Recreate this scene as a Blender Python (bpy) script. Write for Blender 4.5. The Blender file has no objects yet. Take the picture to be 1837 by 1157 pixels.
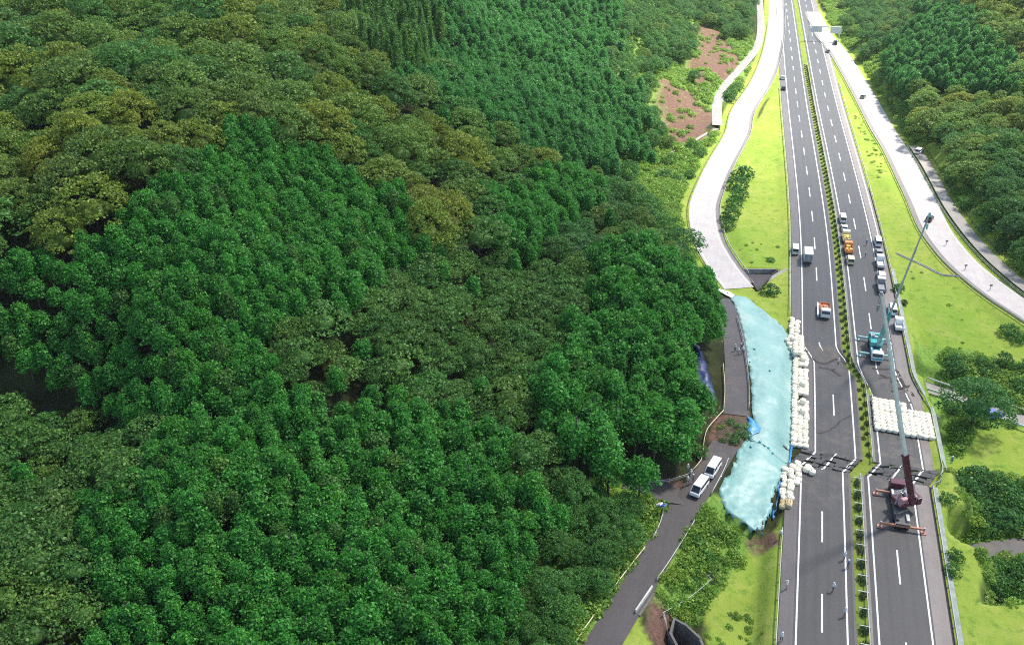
import bpy, bmesh, math, random
import numpy as np
from mathutils import Vector, Matrix, Euler, geometry as mgeo

# ------------------------------------------------------------------ camera, sky, sun, exposure
SC = bpy.context.scene
COL = SC.collection
R = math.radians
F_PX, PITCH, YAW, CAM_H = 1680.0, R(29.0), R(16.25), 106.4
FW = np.array([-math.sin(YAW)*math.cos(PITCH), math.cos(YAW)*math.cos(PITCH), -math.sin(PITCH)])
RT = np.array([math.cos(YAW), math.sin(YAW), 0.0])
UP = np.cross(RT, FW)
CP = np.array([0.0, 0.0, CAM_H])
cam_d = bpy.data.cameras.new('camera'); cam = bpy.data.objects.new('camera', cam_d); COL.objects.link(cam)
cam_d.sensor_width = 36.0; cam_d.lens = 36.0*F_PX/1837.0; cam_d.clip_start = 1.0; cam_d.clip_end = 6000.0
cam.matrix_world = Matrix(((RT[0], UP[0], -FW[0], 0), (RT[1], UP[1], -FW[1], 0), (RT[2], UP[2], -FW[2], CAM_H), (0, 0, 0, 1)))
SC.camera = cam
SUN_EL, SUN_AZ = R(54.0), R(40.0)          # azimuth measured from the road direction towards the right
W = bpy.data.worlds.new('World'); SC.world = W; W.use_nodes = True
nt = W.node_tree; nt.nodes.clear()
sky = nt.nodes.new('ShaderNodeTexSky'); sky.sky_type = 'NISHITA'; sky.sun_disc = False
sky.sun_elevation = SUN_EL; sky.sun_rotation = SUN_AZ
bg = nt.nodes.new('ShaderNodeBackground'); bg.inputs['Strength'].default_value = 0.10
wo = nt.nodes.new('ShaderNodeOutputWorld')
nt.links.new(sky.outputs[0], bg.inputs[0]); nt.links.new(bg.outputs[0], wo.inputs[0])
sd = bpy.data.lights.new('sun', 'SUN'); sd.energy = 4.6; sd.angle = R(6.0); sd.color = (1.0, 0.95, 0.845)
so = bpy.data.objects.new('sun', sd); COL.objects.link(so)
sv = Vector((math.sin(SUN_AZ)*math.cos(SUN_EL), math.cos(SUN_AZ)*math.cos(SUN_EL), math.sin(SUN_EL)))
so.rotation_euler = sv.to_track_quat('Z', 'Y').to_euler(); so.location = (60, 200, 200)
SC.view_settings.view_transform = 'Standard'; SC.view_settings.look = 'None'
SC.view_settings.exposure = 1.40; SC.view_settings.gamma = 1.0
SC.render.engine = 'CYCLES'
SC.cycles.max_bounces = 6; SC.cycles.diffuse_bounces = 2; SC.cycles.glossy_bounces = 2
SC.cycles.transmission_bounces = 3; SC.cycles.transparent_max_bounces = 4; SC.cycles.volume_bounces = 0
SC.cycles.use_denoising = False; SC.cycles.filter_width = 1.1
try:
    SC.cycles.denoiser = 'OPENIMAGEDENOISE'; SC.cycles.denoising_prefilter = 'ACCURATE'
except Exception:
    pass

CLOUD_D, HAZE_D = 0.0130, 0.00006
rng = np.random.default_rng(7); rnd = random.Random(5)


# ------------------------------------------------------------------ survey helpers: a photo pixel becomes a ground point
def G(px, py, z=0.0):
    d = FW*F_PX + RT*(px-918.5) - UP*(py-578.5)
    p = CP + d*((z-CAM_H)/d[2])
    return float(p[0]), float(p[1])


def ray(px, py):
    d = FW*F_PX + RT*(px-918.5) - UP*(py-578.5)
    return d/np.linalg.norm(d)


def proj(x, y, z):
    v = np.stack([np.asarray(x, float), np.asarray(y, float), np.asarray(z, float)-CAM_H], -1)
    dep = v@FW
    dep = np.where(dep < 1, 1, dep)
    return 918.5 + F_PX*(v@RT)/dep, 578.5 - F_PX*(v@UP)/dep, dep


def GP(s, z=0.0):
    out = []
    for t in s.split():
        a = t.split(',')
        out.append(G(float(a[0]), float(a[1]), float(a[2]) if len(a) > 2 else z))
    return np.array(out)


def PX(s):
    return np.array([[float(v) for v in t.split(',')] for t in s.split()])


def inside(P, poly):
    x, y = P[:, 0], P[:, 1]
    n = len(poly); c = np.zeros(len(P), bool); j = n-1
    for i in range(n):
        xi, yi = poly[i]; xj, yj = poly[j]
        t = ((yi > y) != (yj > y)) & (x < (xj-xi)*(y-yi)/((yj-yi) if yj != yi else 1e-9)+xi)
        c ^= t; j = i
    return c


def seg_dist(P, line, closed=False):
    """distance to a polyline and the running parameter (index + t) of the nearest point"""
    best = np.full(len(P), 1e9); par = np.zeros(len(P))
    m = len(line) if closed else len(line)-1
    for i in range(m):
        a = line[i]; b = line[(i+1) % len(line)]
        ab = b-a; L = max(float(ab@ab), 1e-9)
        t = np.clip(((P-a)@ab)/L, 0, 1)
        d = np.hypot(P[:, 0]-(a[0]+t*ab[0]), P[:, 1]-(a[1]+t*ab[1]))
        k = d < best
        best[k] = d[k]; par[k] = i+t[k]
    return best, par


def poly_dist(P, poly):
    d, _ = seg_dist(P, poly, True)
    return np.where(inside(P, poly), 0.0, d)


def sstep(t):
    t = np.clip(t, 0, 1)
    return t*t*(3-2*t)


def smooth_line(pts, step=2.0):
    """Catmull-Rom through the points, resampled"""
    P = np.array(pts, float); Q = np.vstack([2*P[0]-P[1], P, 2*P[-1]-P[-2]])
    out = []
    for i in range(1, len(Q)-2):
        n = max(2, int(np.linalg.norm(Q[i+1]-Q[i])/step))
        for t in np.arange(n)/n:
            p0, p1, p2, p3 = Q[i-1], Q[i], Q[i+1], Q[i+2]
            out.append(0.5*((2*p1)+(-p0+p2)*t+(2*p0-5*p1+4*p2-p3)*t*t+(-p0+3*p1-3*p2+p3)*t**3))
    out.append(P[-1])
    return np.array(out)


def vnoise(x, y, seed=0):
    """cheap smooth value noise, -1..1"""
    x = np.asarray(x, float); y = np.asarray(y, float)
    xi = np.floor(x).astype(np.int64); yi = np.floor(y).astype(np.int64)
    fx = x-xi; fy = y-yi; fx = fx*fx*(3-2*fx); fy = fy*fy*(3-2*fy)

    def h(a, b):
        n = (a*374761393+b*668265263+seed*144665) & 0x7fffffff
        n = ((n ^ (n >> 13))*1274126177) & 0x7fffffff
        return ((n ^ (n >> 16)) & 0xffff)/32767.5-1
    return (h(xi, yi)*(1-fx)+h(xi+1, yi)*fx)*(1-fy)+(h(xi, yi+1)*(1-fx)+h(xi+1, yi+1)*fx)*fy


# ------------------------------------------------------------------ the expressway's alignment and the slipped block
CY = np.array([60, 160, 203, 240, 273, 325, 393, 470, 541, 628, 720, 900]); CX = np.array([0, 0, -.9, -1.7, -3, -6, -10.2, -14.3, -18, -22.7, -27.5, -37])


_cy = np.arange(60, 900, 4.0); _ci = np.interp(_cy, CY, CX)
for _k in range(3): _ci = np.convolve(np.pad(_ci, 4, 'edge'), np.ones(9)/9, 'valid')


def road_c(y):
    return np.interp(y, _cy, _ci)


SLIP, DROP, N0, N1 = 2.6, 0.95, 147.3, 153.4


def slip(x, y):
    """share of the slip (0..1) at a point of the expressway"""
    x = np.asarray(x, float); y = np.asarray(y, float)
    near = np.clip((y-N0)/(N1-N0), 0, 1)
    r = np.clip((x-20)/5, 0, 1)
    a = 186.5-14*r; b = 194.5-7*r
    far = 1-sstep((y-a)/(b-a))
    w = sstep((x-4)/5)*(1-sstep((x-36)/5))
    return near*far*w


def RX(x0, y):
    return x0+road_c(y)+SLIP*slip(x0, y)


def RZ(x0, y):
    s = slip(x0, y)
    return -DROP*s+0.55*s*(1-s)*vnoise(np.asarray(x0)*1.3, np.asarray(y)*1.3, 3)


# ------------------------------------------------------------------ lines of the other ways
L_RAMP = smooth_line(GP('1391,0 1391,45 1382,99 1363,149 1331,199 1320,241 1289,297 1265,353 1260,386 1268,427 1280,453 1302,487 1326,517'), 2)
R_RAMP = smooth_line(GP('1459,22 1470,45 1485,70 1505,92 1532,135 1558,180 1585,229 1611,270 1636,318 1657,359 1682,412 1720,462 1762,500 1803,531 1842,556 1900,592 1990,640 2110,700'), 2)
TRACK = smooth_line(GP('1640,262,1 1652,280,1 1666,302,1 1683,333,1 1701,366,1 1728,405,1 1757,440,1 1782,466,1 1809,490,1 1838,514,1 1890,552,1 1990,620,1 2110,690,1'), 2)
OLD = smooth_line(GP('1287,226,1.5 1286,205,1.5 1288,180,2 1302,152,2 1331,119,2 1357,86,2 1365,52,2 1363,0,2 1360,-60,2'), 2)
LZ_PTS = [(1040, 1225, .6), (1080, 1157, .6), (1139, 1060, .6), (1192, 972, .6), (1226, 913, .9), (1262, 862, 1.5), (1290, 815, 2.0), (1318, 770, 2.3), (1322, 735, 2.5), (1321, 690, 2.6), (1321, 650, 2.6), (1316, 600, 2.3), (1306, 560, 1.7), (1299, 535, 1.2)]
LOCAL = smooth_line([(*G(a, b, c), c) for a, b, c in LZ_PTS], 1.5)
LOWR = smooth_line(GP('1650,688,-5.6 1700,704,-5.6 1760,730,-5.8 1830,752,-6 1900,775,-6 2050,830,-6 2250,900,-6'), 2)
LOWR2 = smooth_line(GP('1738,992,-6.5 1790,984,-6.5 1837,978,-6.5 1930,968,-6.5 2100,950,-6.5 2350,930,-6.5'), 2)
BRANCH = smooth_line([(*G(1228, 888, 1), 1.0), (*G(1196, 884, 1), 1.2), (*G(1160, 876, 1), 1.6), (*G(1120, 868, 1), 2.2)], 1.5)

# ------------------------------------------------------------------ terrain
ANCH = []
for t in ('0,1250,2 300,1250,2 600,1250,1.5 900,1250,.8 0,1157,3 300,1157,4 600,1157,3 850,1157,1.5 980,1157,.6 0,900,6 300,900,10 600,880,11 850,900,6 1000,920,3 1100,960,1 1130,850,2.5 '
          '0,725,11 120,740,10 260,770,9 500,700,13 800,700,11 1000,700,8 1130,700,5 1230,760,3.2 1250,680,3.4 '
          '0,600,24 300,600,26 600,590,19 900,590,13 1150,560,8 1265,560,3.5 0,450,33 300,400,34 600,400,29 850,400,21 1050,400,13 1150,450,8 1210,440,5 1250,480,2 '
          '0,250,42 300,250,43 600,230,38 800,250,29 1000,250,16 1070,290,9 1130,330,3 1200,340,1 0,100,48 300,100,50 550,100,45 700,130,33 900,130,20 1060,130,14 1150,150,9 1190,220,4 1240,160,5 1270,100,7 1300,60,5 1340,100,2.5 1240,230,1.5 1260,250,1 '
          '0,0,53 300,0,54 500,0,50 700,0,42 900,0,32 1080,0,20 1200,0,15 1290,0,9 1330,20,3.5 '
          '1380,400,-.3 1330,340,-.2 1400,250,-.1 1340,260,-.1 1385,560,-.1 1240,300,-.2 1180,300,.8 1590,400,-.2 1540,280,-.1 '
          '1720,400,1.2 1770,430,2 1837,480,1.5 1700,330,2.5 1760,300,5 1837,300,8 1640,240,1 1700,210,6 1837,180,14 1590,170,1 1570,120,1 1640,130,9 1700,120,16 1760,130,17 1650,60,14 1720,40,22 1837,60,28 1837,0,34 1700,0,22 1580,40,4 1540,20,1.5 1530,70,.5 1610,0,6 1550,0,1.5 1900,200,16').split():
    a, b, c = [float(v) for v in t.split(',')]
    ANCH.append((*G(a, b, c), c))
for yy_, zz_ in ((90, -6.5), (115, -6.6), (140, -6.6), (160, -6.5), (178, -6.1), (189, -5.3), (198, -4.0), (208, -2.4), (218, -1.2), (230, -.6), (250, -.4)):
    for xx_ in ((40, 52, 66, 84, 110) if yy_ < 205 else (38, 48, 60)): ANCH.append((xx_, yy_, zz_))
ANCH += [(95, 235, 1.0), (120, 225, 0.5), (-420, 90, 14), (-300, 60, 6), (-420, 260, 60), (-420, 420, 60), (-330, 560, 55), (-150, 720, 40), (-60, 900, 25), (200, 760, 40), (330, 520, 36), (300, 300, 18), (200, 180, -4), (170, 110, -6), (40, 60, -2), (-20, 60, 0), (-50, 30, 1), (60, 900, 20), (-420, 720, 50), (330, 900, 40)]
ANCH = np.array(ANCH)
SX = 60.0
_A = ANCH[:, :2]/SX


def _kern(d):
    return -np.sqrt(d*d+0.02)


_K = _kern(np.linalg.norm(_A[:, None]-_A[None], axis=2)); _n = len(_A)
_M = np.zeros((_n+3, _n+3)); _M[:_n, :_n] = _K+np.eye(_n)*0.05; _M[:_n, _n] = 1; _M[:_n, _n+1:] = _A; _M[_n, :_n] = 1; _M[_n+1:, :_n] = _A.T
_W = np.linalg.solve(_M, np.concatenate([ANCH[:, 2], np.zeros(3)]))


def base_z(P):
    q = P/SX; out = np.zeros(len(P))
    for i in range(0, len(P), 20000):
        s = q[i:i+20000]
        d = np.sqrt(((s[:, None]-_A[None])**2).sum(2))
        out[i:i+20000] = _kern(d)@_W[:_n]+_W[_n]+s@_W[_n+1:]
    return out


LAWN_R = GP('1600,850 1708,846 1721,880 1735,892 1740,928 1748,957 1756,992 1761,1014 1752,1058 1757,1078 1777,1086 1837,1084 1950,1084 1950,1300 1600,1300')
STRIP_R = GP('1600,560 1622,572 1640,630 1657,690 1668,720 1672,770 1690,830 1600,850 1560,700')
PIT = GP('1210,1108 1232,1120 1256,1142 1270,1175 1224,1175 1203,1134')
BASIN = GP('1336,483 1394,483 1359,520')
TARP_ALL = '1303,522,1.4 1318,531,1.2 1338,531,.6 1358,549,.4 1384,568,.4 1410,589,.3 1419,608,.3 1425,640,.2 1428,700,.2 1425,760,.2 1420,800,.3 1416,826,.3 1400,860,.3 1391,888,.2 1384,916,0 1373,939,-.3 1370,952,-.5 1356,953,-.4 1330,936,.1 1302,917,.5 1289,886,.9 1301,860,1.2 1315,834,1.6 1326,807,1.8 1331,799,2 1343,790,2 1352,770,2.1 1351,753,2.3 1349,727,2.4 1349,708,2.4 1345,669,2.4 1338,629,2.3 1332,597,2.1 1325,568,1.8 1315,543,1.5'
TARP_XY = GP(TARP_ALL); TARP_Z = np.array([float(t.split(',')[2]) for t in TARP_ALL.split()])


def ground_z(P):
    P = np.asarray(P, float)
    z = base_z(P)
    fl = poly_dist(P, LAWN_R); z = z+(-0.25-z)*(1-sstep(fl/4.0))
    fl = poly_dist(P, STRIP_R); z = z+(-0.3-z)*(1-sstep(fl/3.5))
    hill = sstep((-14-P[:, 0])/30)+sstep((P[:, 0]-road_c(P[:, 1])-70)/40)
    z = z+hill*(3.6*vnoise(P[:, 0]/34+.3, P[:, 1]/34, 301)+1.8*vnoise(P[:, 0]/15, P[:, 1]/15, 302))
    # ways with their own level
    for line, hw, fall, zz in ((OLD, 2.6, 4, None), (TRACK, 2.6, 3, 0.9), (L_RAMP, 5.2, 5, -0.12), (R_RAMP, 5.6, 4, -0.12), (LOWR, 3.2, 3, -6.05), (LOWR2, 3.0, 3, -6.65)):
        d, par = seg_dist(P, line)
        k = d < hw+fall
        if zz is None:
            zl = 1.6
        else:
            zl = zz
        w = 1-sstep((d[k]-hw)/fall)
        z[k] = z[k]+(zl-z[k])*w
    for line, hw, fall in ((BRANCH, 2.8, 2.5), (LOCAL, 3.3, 4.0)):
        d, par = seg_dist(P, line[:, :2])
        k = d < hw+fall
        zl = np.interp(par[k], np.arange(len(line)), line[:, 2])-0.12
        w = 1-sstep((d[k]-hw)/fall)
        z[k] = z[k]+(zl-z[k])*w
    # the slope under the tarpaulin: straight ramps between road edge and local road
    ti = inside(P, TARP_XY)
    if ti.any():
        Q = P[ti]; wsum = np.zeros(len(Q)); zs = np.zeros(len(Q))
        for (tx, ty), tz in zip(TARP_XY, TARP_Z):
            ww = 1/((Q[:, 0]-tx)**2+(Q[:, 1]-ty)**2+0.3)**1.5
            wsum += ww; zs += ww*tz
        z[ti] = zs/wsum-0.05
    # expressway platform
    xr = P[:, 0]-road_c(P[:, 1])
    left = np.where(P[:, 1] < 128, 9.2, np.where(P[:, 1] < 200, 10.6, 9.4))
    d = np.maximum(left-xr, xr-35.6); d = np.maximum(d, 0)
    zt = -0.14-DROP*slip(np.clip(xr-SLIP*.5, 11, 33), P[:, 1])
    br = (P[:, 1] > N0) & (P[:, 1] < N1)
    zt = np.where(br, zt-0.45, zt)
    fall = np.where(xr < 20, 3.2, 2.6)
    z = z+(zt-z)*(1-sstep(d/fall))
    d = poly_dist(P, PIT); z = z+(-4.6-z)*(1-sstep(d/0.8))
    d = poly_dist(P, BASIN); z = z+(-1.5-z)*(1-sstep(d/.7))
    return z


def gz(x, y):
    return float(ground_z(np.array([[x, y]]))[0])


# ------------------------------------------------------------------ materials
def new_mat(name):
    m = bpy.data.materials.new(name); m.use_nodes = True
    n = m.node_tree; n.nodes.clear()
    o = n.nodes.new('ShaderNodeOutputMaterial'); p = n.nodes.new('ShaderNodeBsdfPrincipled')
    n.links.new(p.outputs[0], o.inputs[0])
    return m, n, p, o


def ramp(n, fac, stops, interp='LINEAR'):
    r = n.nodes.new('ShaderNodeValToRGB'); r.color_ramp.interpolation = interp
    e = r.color_ramp.elements
    while len(e) < len(stops): e.new(0.5)
    for i, (p, c) in enumerate(stops):
        e[i].position = p; e[i].color = (*c, 1) if len(c) == 3 else c
    n.links.new(fac, r.inputs[0])
    return r


def noise(n, scale, detail=4, rough=0.6, vec=None, dim='3D'):
    t = n.nodes.new('ShaderNodeTexNoise'); t.inputs['Scale'].default_value = scale
    t.inputs['Detail'].default_value = detail; t.inputs['Roughness'].default_value = rough
    if vec is None:
        g = n.nodes.new('ShaderNodeNewGeometry'); vec = g.outputs['Position']
    n.links.new(vec, t.inputs['Vector'])
    return t


def mixc(n, fac, a, b, mode='MIX'):
    x = n.nodes.new('ShaderNodeMix'); x.data_type = 'RGBA'; x.blend_type = mode
    for s, v in ((x.inputs[0], fac), (x.inputs[6], a), (x.inputs[7], b)):
        if hasattr(v, 'links') or hasattr(v, 'is_output'):
            n.links.new(v, s)
        elif isinstance(v, (int, float)):
            s.default_value = v
        else:
            s.default_value = (*v, 1)
    return x.outputs[2]


def bump(n, p, h, strength=0.4, dist=0.1):
    b = n.nodes.new('ShaderNodeBump'); b.inputs['Strength'].default_value = strength; b.inputs['Distance'].default_value = dist
    n.links.new(h, b.inputs['Height']); n.links.new(b.outputs[0], p.inputs['Normal'])


def plain(name, col, rough=0.6, var=0.25, scale=1.5, metal=0.0, dirt=None, coords='object'):
    """paint, metal, concrete: a base colour with uneven wear"""
    m, n, p, o = new_mat(name)
    tc = n.nodes.new('ShaderNodeTexCoord')
    vec = tc.outputs['Object'] if coords == 'object' else None
    t = noise(n, scale, 6, 0.65, vec)
    d = dirt or tuple(c*(1-var) for c in col)
    r = ramp(n, t.outputs[0], [(0.3, d), (0.62, col)])
    n.links.new(r.outputs[0], p.inputs['Base Color'])
    p.inputs['Roughness'].default_value = rough; p.inputs['Metallic'].default_value = metal
    return m


def asphalt(name, dark, light, scale=0.25, sheen=.95):
    m, n, p, o = new_mat(name)
    g = n.nodes.new('ShaderNodeNewGeometry')
    mp = n.nodes.new('ShaderNodeMapping'); mp.inputs['Scale'].default_value = (1.1, 0.03, 1); n.links.new(g.outputs['Position'], mp.inputs[0])
    streak = noise(n, 1.0, 5, 0.65, mp.outputs[0])
    blotch = noise(n, scale, 5, 0.6)
    fine = noise(n, 6.0, 3, 0.7)
    c1 = ramp(n, streak.outputs[0], [(0.32, dark), (0.68, light)])
    c2 = mixc(n, 0.35, c1.outputs[0], ramp(n, blotch.outputs[0], [(0.3, tuple(v*.7 for v in dark)), (0.7, tuple(v*1.15 for v in light))]).outputs[0])
    c3 = mixc(n, 0.22, c2, ramp(n, fine.outputs[0], [(0.3, tuple(v*.6 for v in dark)), (0.7, tuple(v*1.4 for v in light))]).outputs[0])
    at_ = n.nodes.new('ShaderNodeAttribute'); at_.attribute_name = 'lat'; at_.attribute_type = 'GEOMETRY'
    md_ = n.nodes.new('ShaderNodeMath'); md_.operation = 'PINGPONG'; md_.inputs[1].default_value = .9
    sb_ = n.nodes.new('ShaderNodeMath'); sb_.operation = 'SUBTRACT'; sb_.inputs[1].default_value = 12.6; n.links.new(at_.outputs['Fac'], sb_.inputs[0]); n.links.new(sb_.outputs[0], md_.inputs[0])
    wr_ = ramp(n, md_.outputs[0], [(.45, (1, 1, 1)), (.85, (.80, .80, .80))])
    pt = n.nodes.new('ShaderNodeTexVoronoi'); pt.inputs['Scale'].default_value = .055; n.links.new(g.outputs['Position'], pt.inputs['Vector'])
    pr_ = ramp(n, pt.outputs['Color'], [(.0, (.82, .82, .82)), (.5, (1, 1, 1)), (1, (1.0, 1.0, 1.0))])
    c3 = mixc(n, 1.0, c3, wr_.outputs[0], 'MULTIPLY'); c3 = mixc(n, .6, c3, pr_.outputs[0], 'MULTIPLY')
    # mud carried over the road beside the break
    sy = n.nodes.new('ShaderNodeSeparateXYZ'); n.links.new(g.outputs['Position'], sy.inputs[0])
    mr = n.nodes.new('ShaderNodeMapRange'); mr.inputs['From Min'].default_value = 100; mr.inputs['From Max'].default_value = 220; n.links.new(sy.outputs['Y'], mr.inputs['Value'])
    near_ = ramp(n, mr.outputs[0], [(.22, (0, 0, 0)), (.40, (1, 1, 1)), (.52, (.8, .8, .8)), (.66, (.25, .25, .25)), (.75, (.7, .7, .7)), (.85, (0, 0, 0))])
    mn = noise(n, .32, 6, .7)
    mk = mixc(n, 1.0, near_.outputs[0], ramp(n, mn.outputs[0], [(.48, (0, 0, 0)), (.66, (.75, .75, .75))]).outputs[0], 'MULTIPLY')
    c3 = mixc(n, mk, c3, (.115, .088, .066))
    n.links.new(c3, p.inputs['Base Color'])
    p.inputs['Roughness'].default_value = 0.58
    p.inputs['Sheen Weight'].default_value = sheen; p.inputs['Sheen Roughness'].default_value = .30; p.inputs['Sheen Tint'].default_value = (1, .94, .88, 1)
    bump(n, p, fine.outputs[0], 0.25, 0.03)
    return m


def slab_mat():
    """broken asphalt that still carries the painted lines"""
    m, n, p, o = new_mat('broken_asphalt')
    fine = noise(n, 2.2, 5, 0.7)
    c = ramp(n, fine.outputs[0], [(0.3, (.028, .026, .026)), (0.7, (.085, .082, .082))]).outputs[0]
    g = n.nodes.new('ShaderNodeNewGeometry'); s = n.nodes.new('ShaderNodeSeparateXYZ'); n.links.new(g.outputs['Position'], s.inputs[0])

    def mth(op, a, b=0.0):
        k = n.nodes.new('ShaderNodeMath'); k.operation = op
        for i, v in enumerate((a, b)):
            if isinstance(v, (int, float)): k.inputs[i].default_value = v
            else: n.links.new(v, k.inputs[i])
        return k.outputs[0]
    sh = mth('MULTIPLY', mth('SUBTRACT', s.outputs['Y'], N0), SLIP/(N1-N0))
    xr = mth('SUBTRACT', s.outputs['X'], sh)
    tot = None
    for x0 in (12.55, 16.2, 19.8, 24.2, 27.9, 31.65):
        d = mth('LESS_THAN', mth('ABSOLUTE', mth('SUBTRACT', xr, x0)), 0.17)
        tot = d if tot is None else mth('MAXIMUM', tot, d)
    sn = n.nodes.new('ShaderNodeSeparateXYZ'); n.links.new(g.outputs['Normal'], sn.inputs[0])
    tot = mth('MULTIPLY', tot, mth('GREATER_THAN', sn.outputs['Z'], 0.5))
    c = mixc(n, tot, c, (.72, .72, .7))
    n.links.new(c, p.inputs['Base Color']); p.inputs['Roughness'].default_value = 0.75
    return m


def leaf_mat(name, dark, mid, lite, transl=0.35, rough=0.5, kindvar=0.5):
    m, n, p, o = new_mat(name)
    g = n.nodes.new('ShaderNodeNewGeometry'); oi = n.nodes.new('ShaderNodeObjectInfo')
    r1 = ramp(n, g.outputs['Random Per Island'], [(0.0, dark), (0.45, mid), (0.82, lite), (1.0, tuple(min(.75, v*1.55+.02) for v in lite))])
    r2 = ramp(n, oi.outputs['Random'], [(0.0, tuple(v*.55 for v in mid)), (0.4, mid), (0.75, tuple(v*1.3 for v in mid)), (.9, (mid[0]*2.0, mid[1]*1.25, mid[2]*.9)), (1.0, (mid[0]*1.2, mid[1]*.85, mid[2]*1.4))])
    c = mixc(n, kindvar, r1.outputs[0], r2.outputs[0])
    n.links.new(c, p.inputs['Base Color']); p.inputs['Roughness'].default_value = rough
    p.inputs['Specular IOR Level'].default_value = 0.25
    t = n.nodes.new('ShaderNodeBsdfTranslucent'); tc = mixc(n, 0.5, c, lite)
    n.links.new(tc, t.inputs[0])
    mx = n.nodes.new('ShaderNodeMixShader'); mx.inputs[0].default_value = transl
    n.links.new(p.outputs[0], mx.inputs[1]); n.links.new(t.outputs[0], mx.inputs[2]); n.links.new(mx.outputs[0], o.inputs[0])
    return m


M = {}
M['asphalt'] = asphalt('expressway_asphalt', (.023, .0215, .0225), (.043, .040, .0415))
M['asphalt_local'] = asphalt('local_asphalt', (.042, .035, .036), (.068, .057, .058), 0.4)
M['ramp'] = asphalt('ramp_concrete', (.37, .335, .32), (.50, .455, .44), 0.3)
M['shoulder'] = asphalt('shoulder_concrete', (.13, .108, .10), (.22, .185, .17), 0.35)
M['shoulder_left'] = asphalt('shoulder_asphalt', (.055, .048, .05), (.105, .088, .09), 0.35)
M['track'] = asphalt('track_concrete', (.20, .18, .165), (.30, .27, .25), 0.4)
M['slab'] = slab_mat()
M['line'] = plain('road_paint', (.80, .80, .78), .6, .42, 1.6, coords='world')
M['concrete'] = plain('concrete', (.40, .38, .35), .8, .4, .8, coords='world')
M['gutter'] = plain('gutter_concrete', (.30, .34, .31), .75, .4, .5, coords='world')
M['dark_gutter'] = plain('dark_gutter_earth', (.06, .045, .04), .9, .5, 1.0, coords='world')  # dark brown for drains, basin walls and fence; also colours the step-shade strips
M['rail'] = plain('rail_paint', (.62, .62, .56), .45, .35, 1.0)
M['rail_green'] = plain('rail_green_paint', (.50, .56, .44), .5, .35, 1.0)
M['wall'] = plain('old_wall_concrete', (.16, .145, .13), .85, .5, .9, coords='world')
M['white_paint'] = plain('white_paint', (.80, .80, .78), .35, .10, 1.2)
M['cream_paint'] = plain('cream_paint', (.76, .68, .42), .4, .15, 1.2)
M['yellow_paint'] = plain('yellow_paint', (.72, .52, .12), .4, .2, 1.2)
M['orange_paint'] = plain('orange_paint', (.72, .26, .07), .4, .2, 1.2)
M['teal_paint'] = plain('teal_paint', (.06, .42, .42), .35, .35, .9)
M['teal_light'] = plain('pale_teal_paint', (.34, .62, .58), .4, .25, .9)
M['maroon_paint'] = plain('maroon_paint', (.11, .018, .04), .4, .4, .9)
M['pink_paint'] = plain('faded_pink_paint', (.50, .26, .28), .45, .35, .9)
M['rust_orange'] = plain('outrigger_paint', (.48, .20, .11), .5, .35, 1.2)
M['boom_grey'] = plain('boom_paint', (.74, .75, .73), .4, .2, .35)
M['boom_dim'] = plain('boom_dim_paint', (.42, .48, .48), .45, .25, .35)
M['grey_paint'] = plain('grey_paint', (.30, .31, .32), .45, .3, 1.0)
M['dim_deck'] = plain('dim_deck_paint', (.12, .11, .115), .5, .4, 1.0)
M['dark_paint'] = plain('dark_paint', (.03, .032, .036), .35, .3, 1.0)
M['blue_paint'] = plain('blue_paint', (.10, .16, .50), .4, .2, 1.0)
M['tyre'] = plain('tyre_rubber', (.025, .025, .025), .85, .3, 2)
M['steel'] = plain('galvanised_steel', (.45, .46, .46), .4, .3, 1.2, metal=.5)
M['skin'] = plain('skin', (.50, .33, .25), .6, .1, 3)
M['shirt_white'] = plain('white_cloth', (.74, .74, .74), .8, .12, 4)
M['shirt_blue'] = plain('blue_cloth', (.16, .25, .42), .8, .2, 4)
M['trousers'] = plain('dark_cloth', (.05, .055, .075), .85, .3, 4)
M['trousers_grey'] = plain('grey_cloth', (.25, .27, .28), .85, .3, 4)
M['sack'] = plain('sandbag_cloth', (.86, .80, .64), .85, .08, 2.2)
M['sack_tan'] = plain('sandbag_tan_cloth', (.62, .49, .28), .85, .25, 2.2)
M['bark'] = plain('bark', (.10, .075, .055), .9, .45, 2.5)
M['mud'] = plain('wet_mud', (.055, .045, .055), .7, .4, .8, coords='world')
M['soil'] = plain('slumped_soil', (.115, .078, .05), .95, .5, .9, coords='world')
M['sign_white'] = plain('sign_white', (.72, .76, .74), .5, .15, 1.5)
m_, n_, p_, o_ = new_mat('window_glass'); p_.inputs['Base Color'].default_value = (.015, .02, .026, 1); p_.inputs['Roughness'].default_value = .08
t_ = noise(n_, .8, 2); r_ = ramp(n_, t_.outputs[0], [(.3, (.01, .013, .018)), (.7, (.03, .038, .048))]); n_.links.new(r_.outputs[0], p_.inputs['Base Color'])
M['glass'] = m_

# tarpaulin: thin plastic with soft blotches of settled mud and creases
def tarp_mat(name, a, b, c):
    m, n, p, o = new_mat(name)
    t = noise(n, .16, 5, .55); f = noise(n, 1.4, 5, .65)
    col = ramp(n, t.outputs[0], [(.28, a), (.55, b), (.75, c)])
    fl = ramp(n, f.outputs[0], [(.3, tuple(v*.72 for v in b)), (.7, tuple(min(1, v*1.1) for v in c))])
    n.links.new(mixc(n, .14, col.outputs[0], fl.outputs[0]), p.inputs['Base Color'])
    p.inputs['Roughness'].default_value = .45
    bump(n, p, noise(n, .4, 3, .5).outputs[0], .14, .5)
    return m


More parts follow.
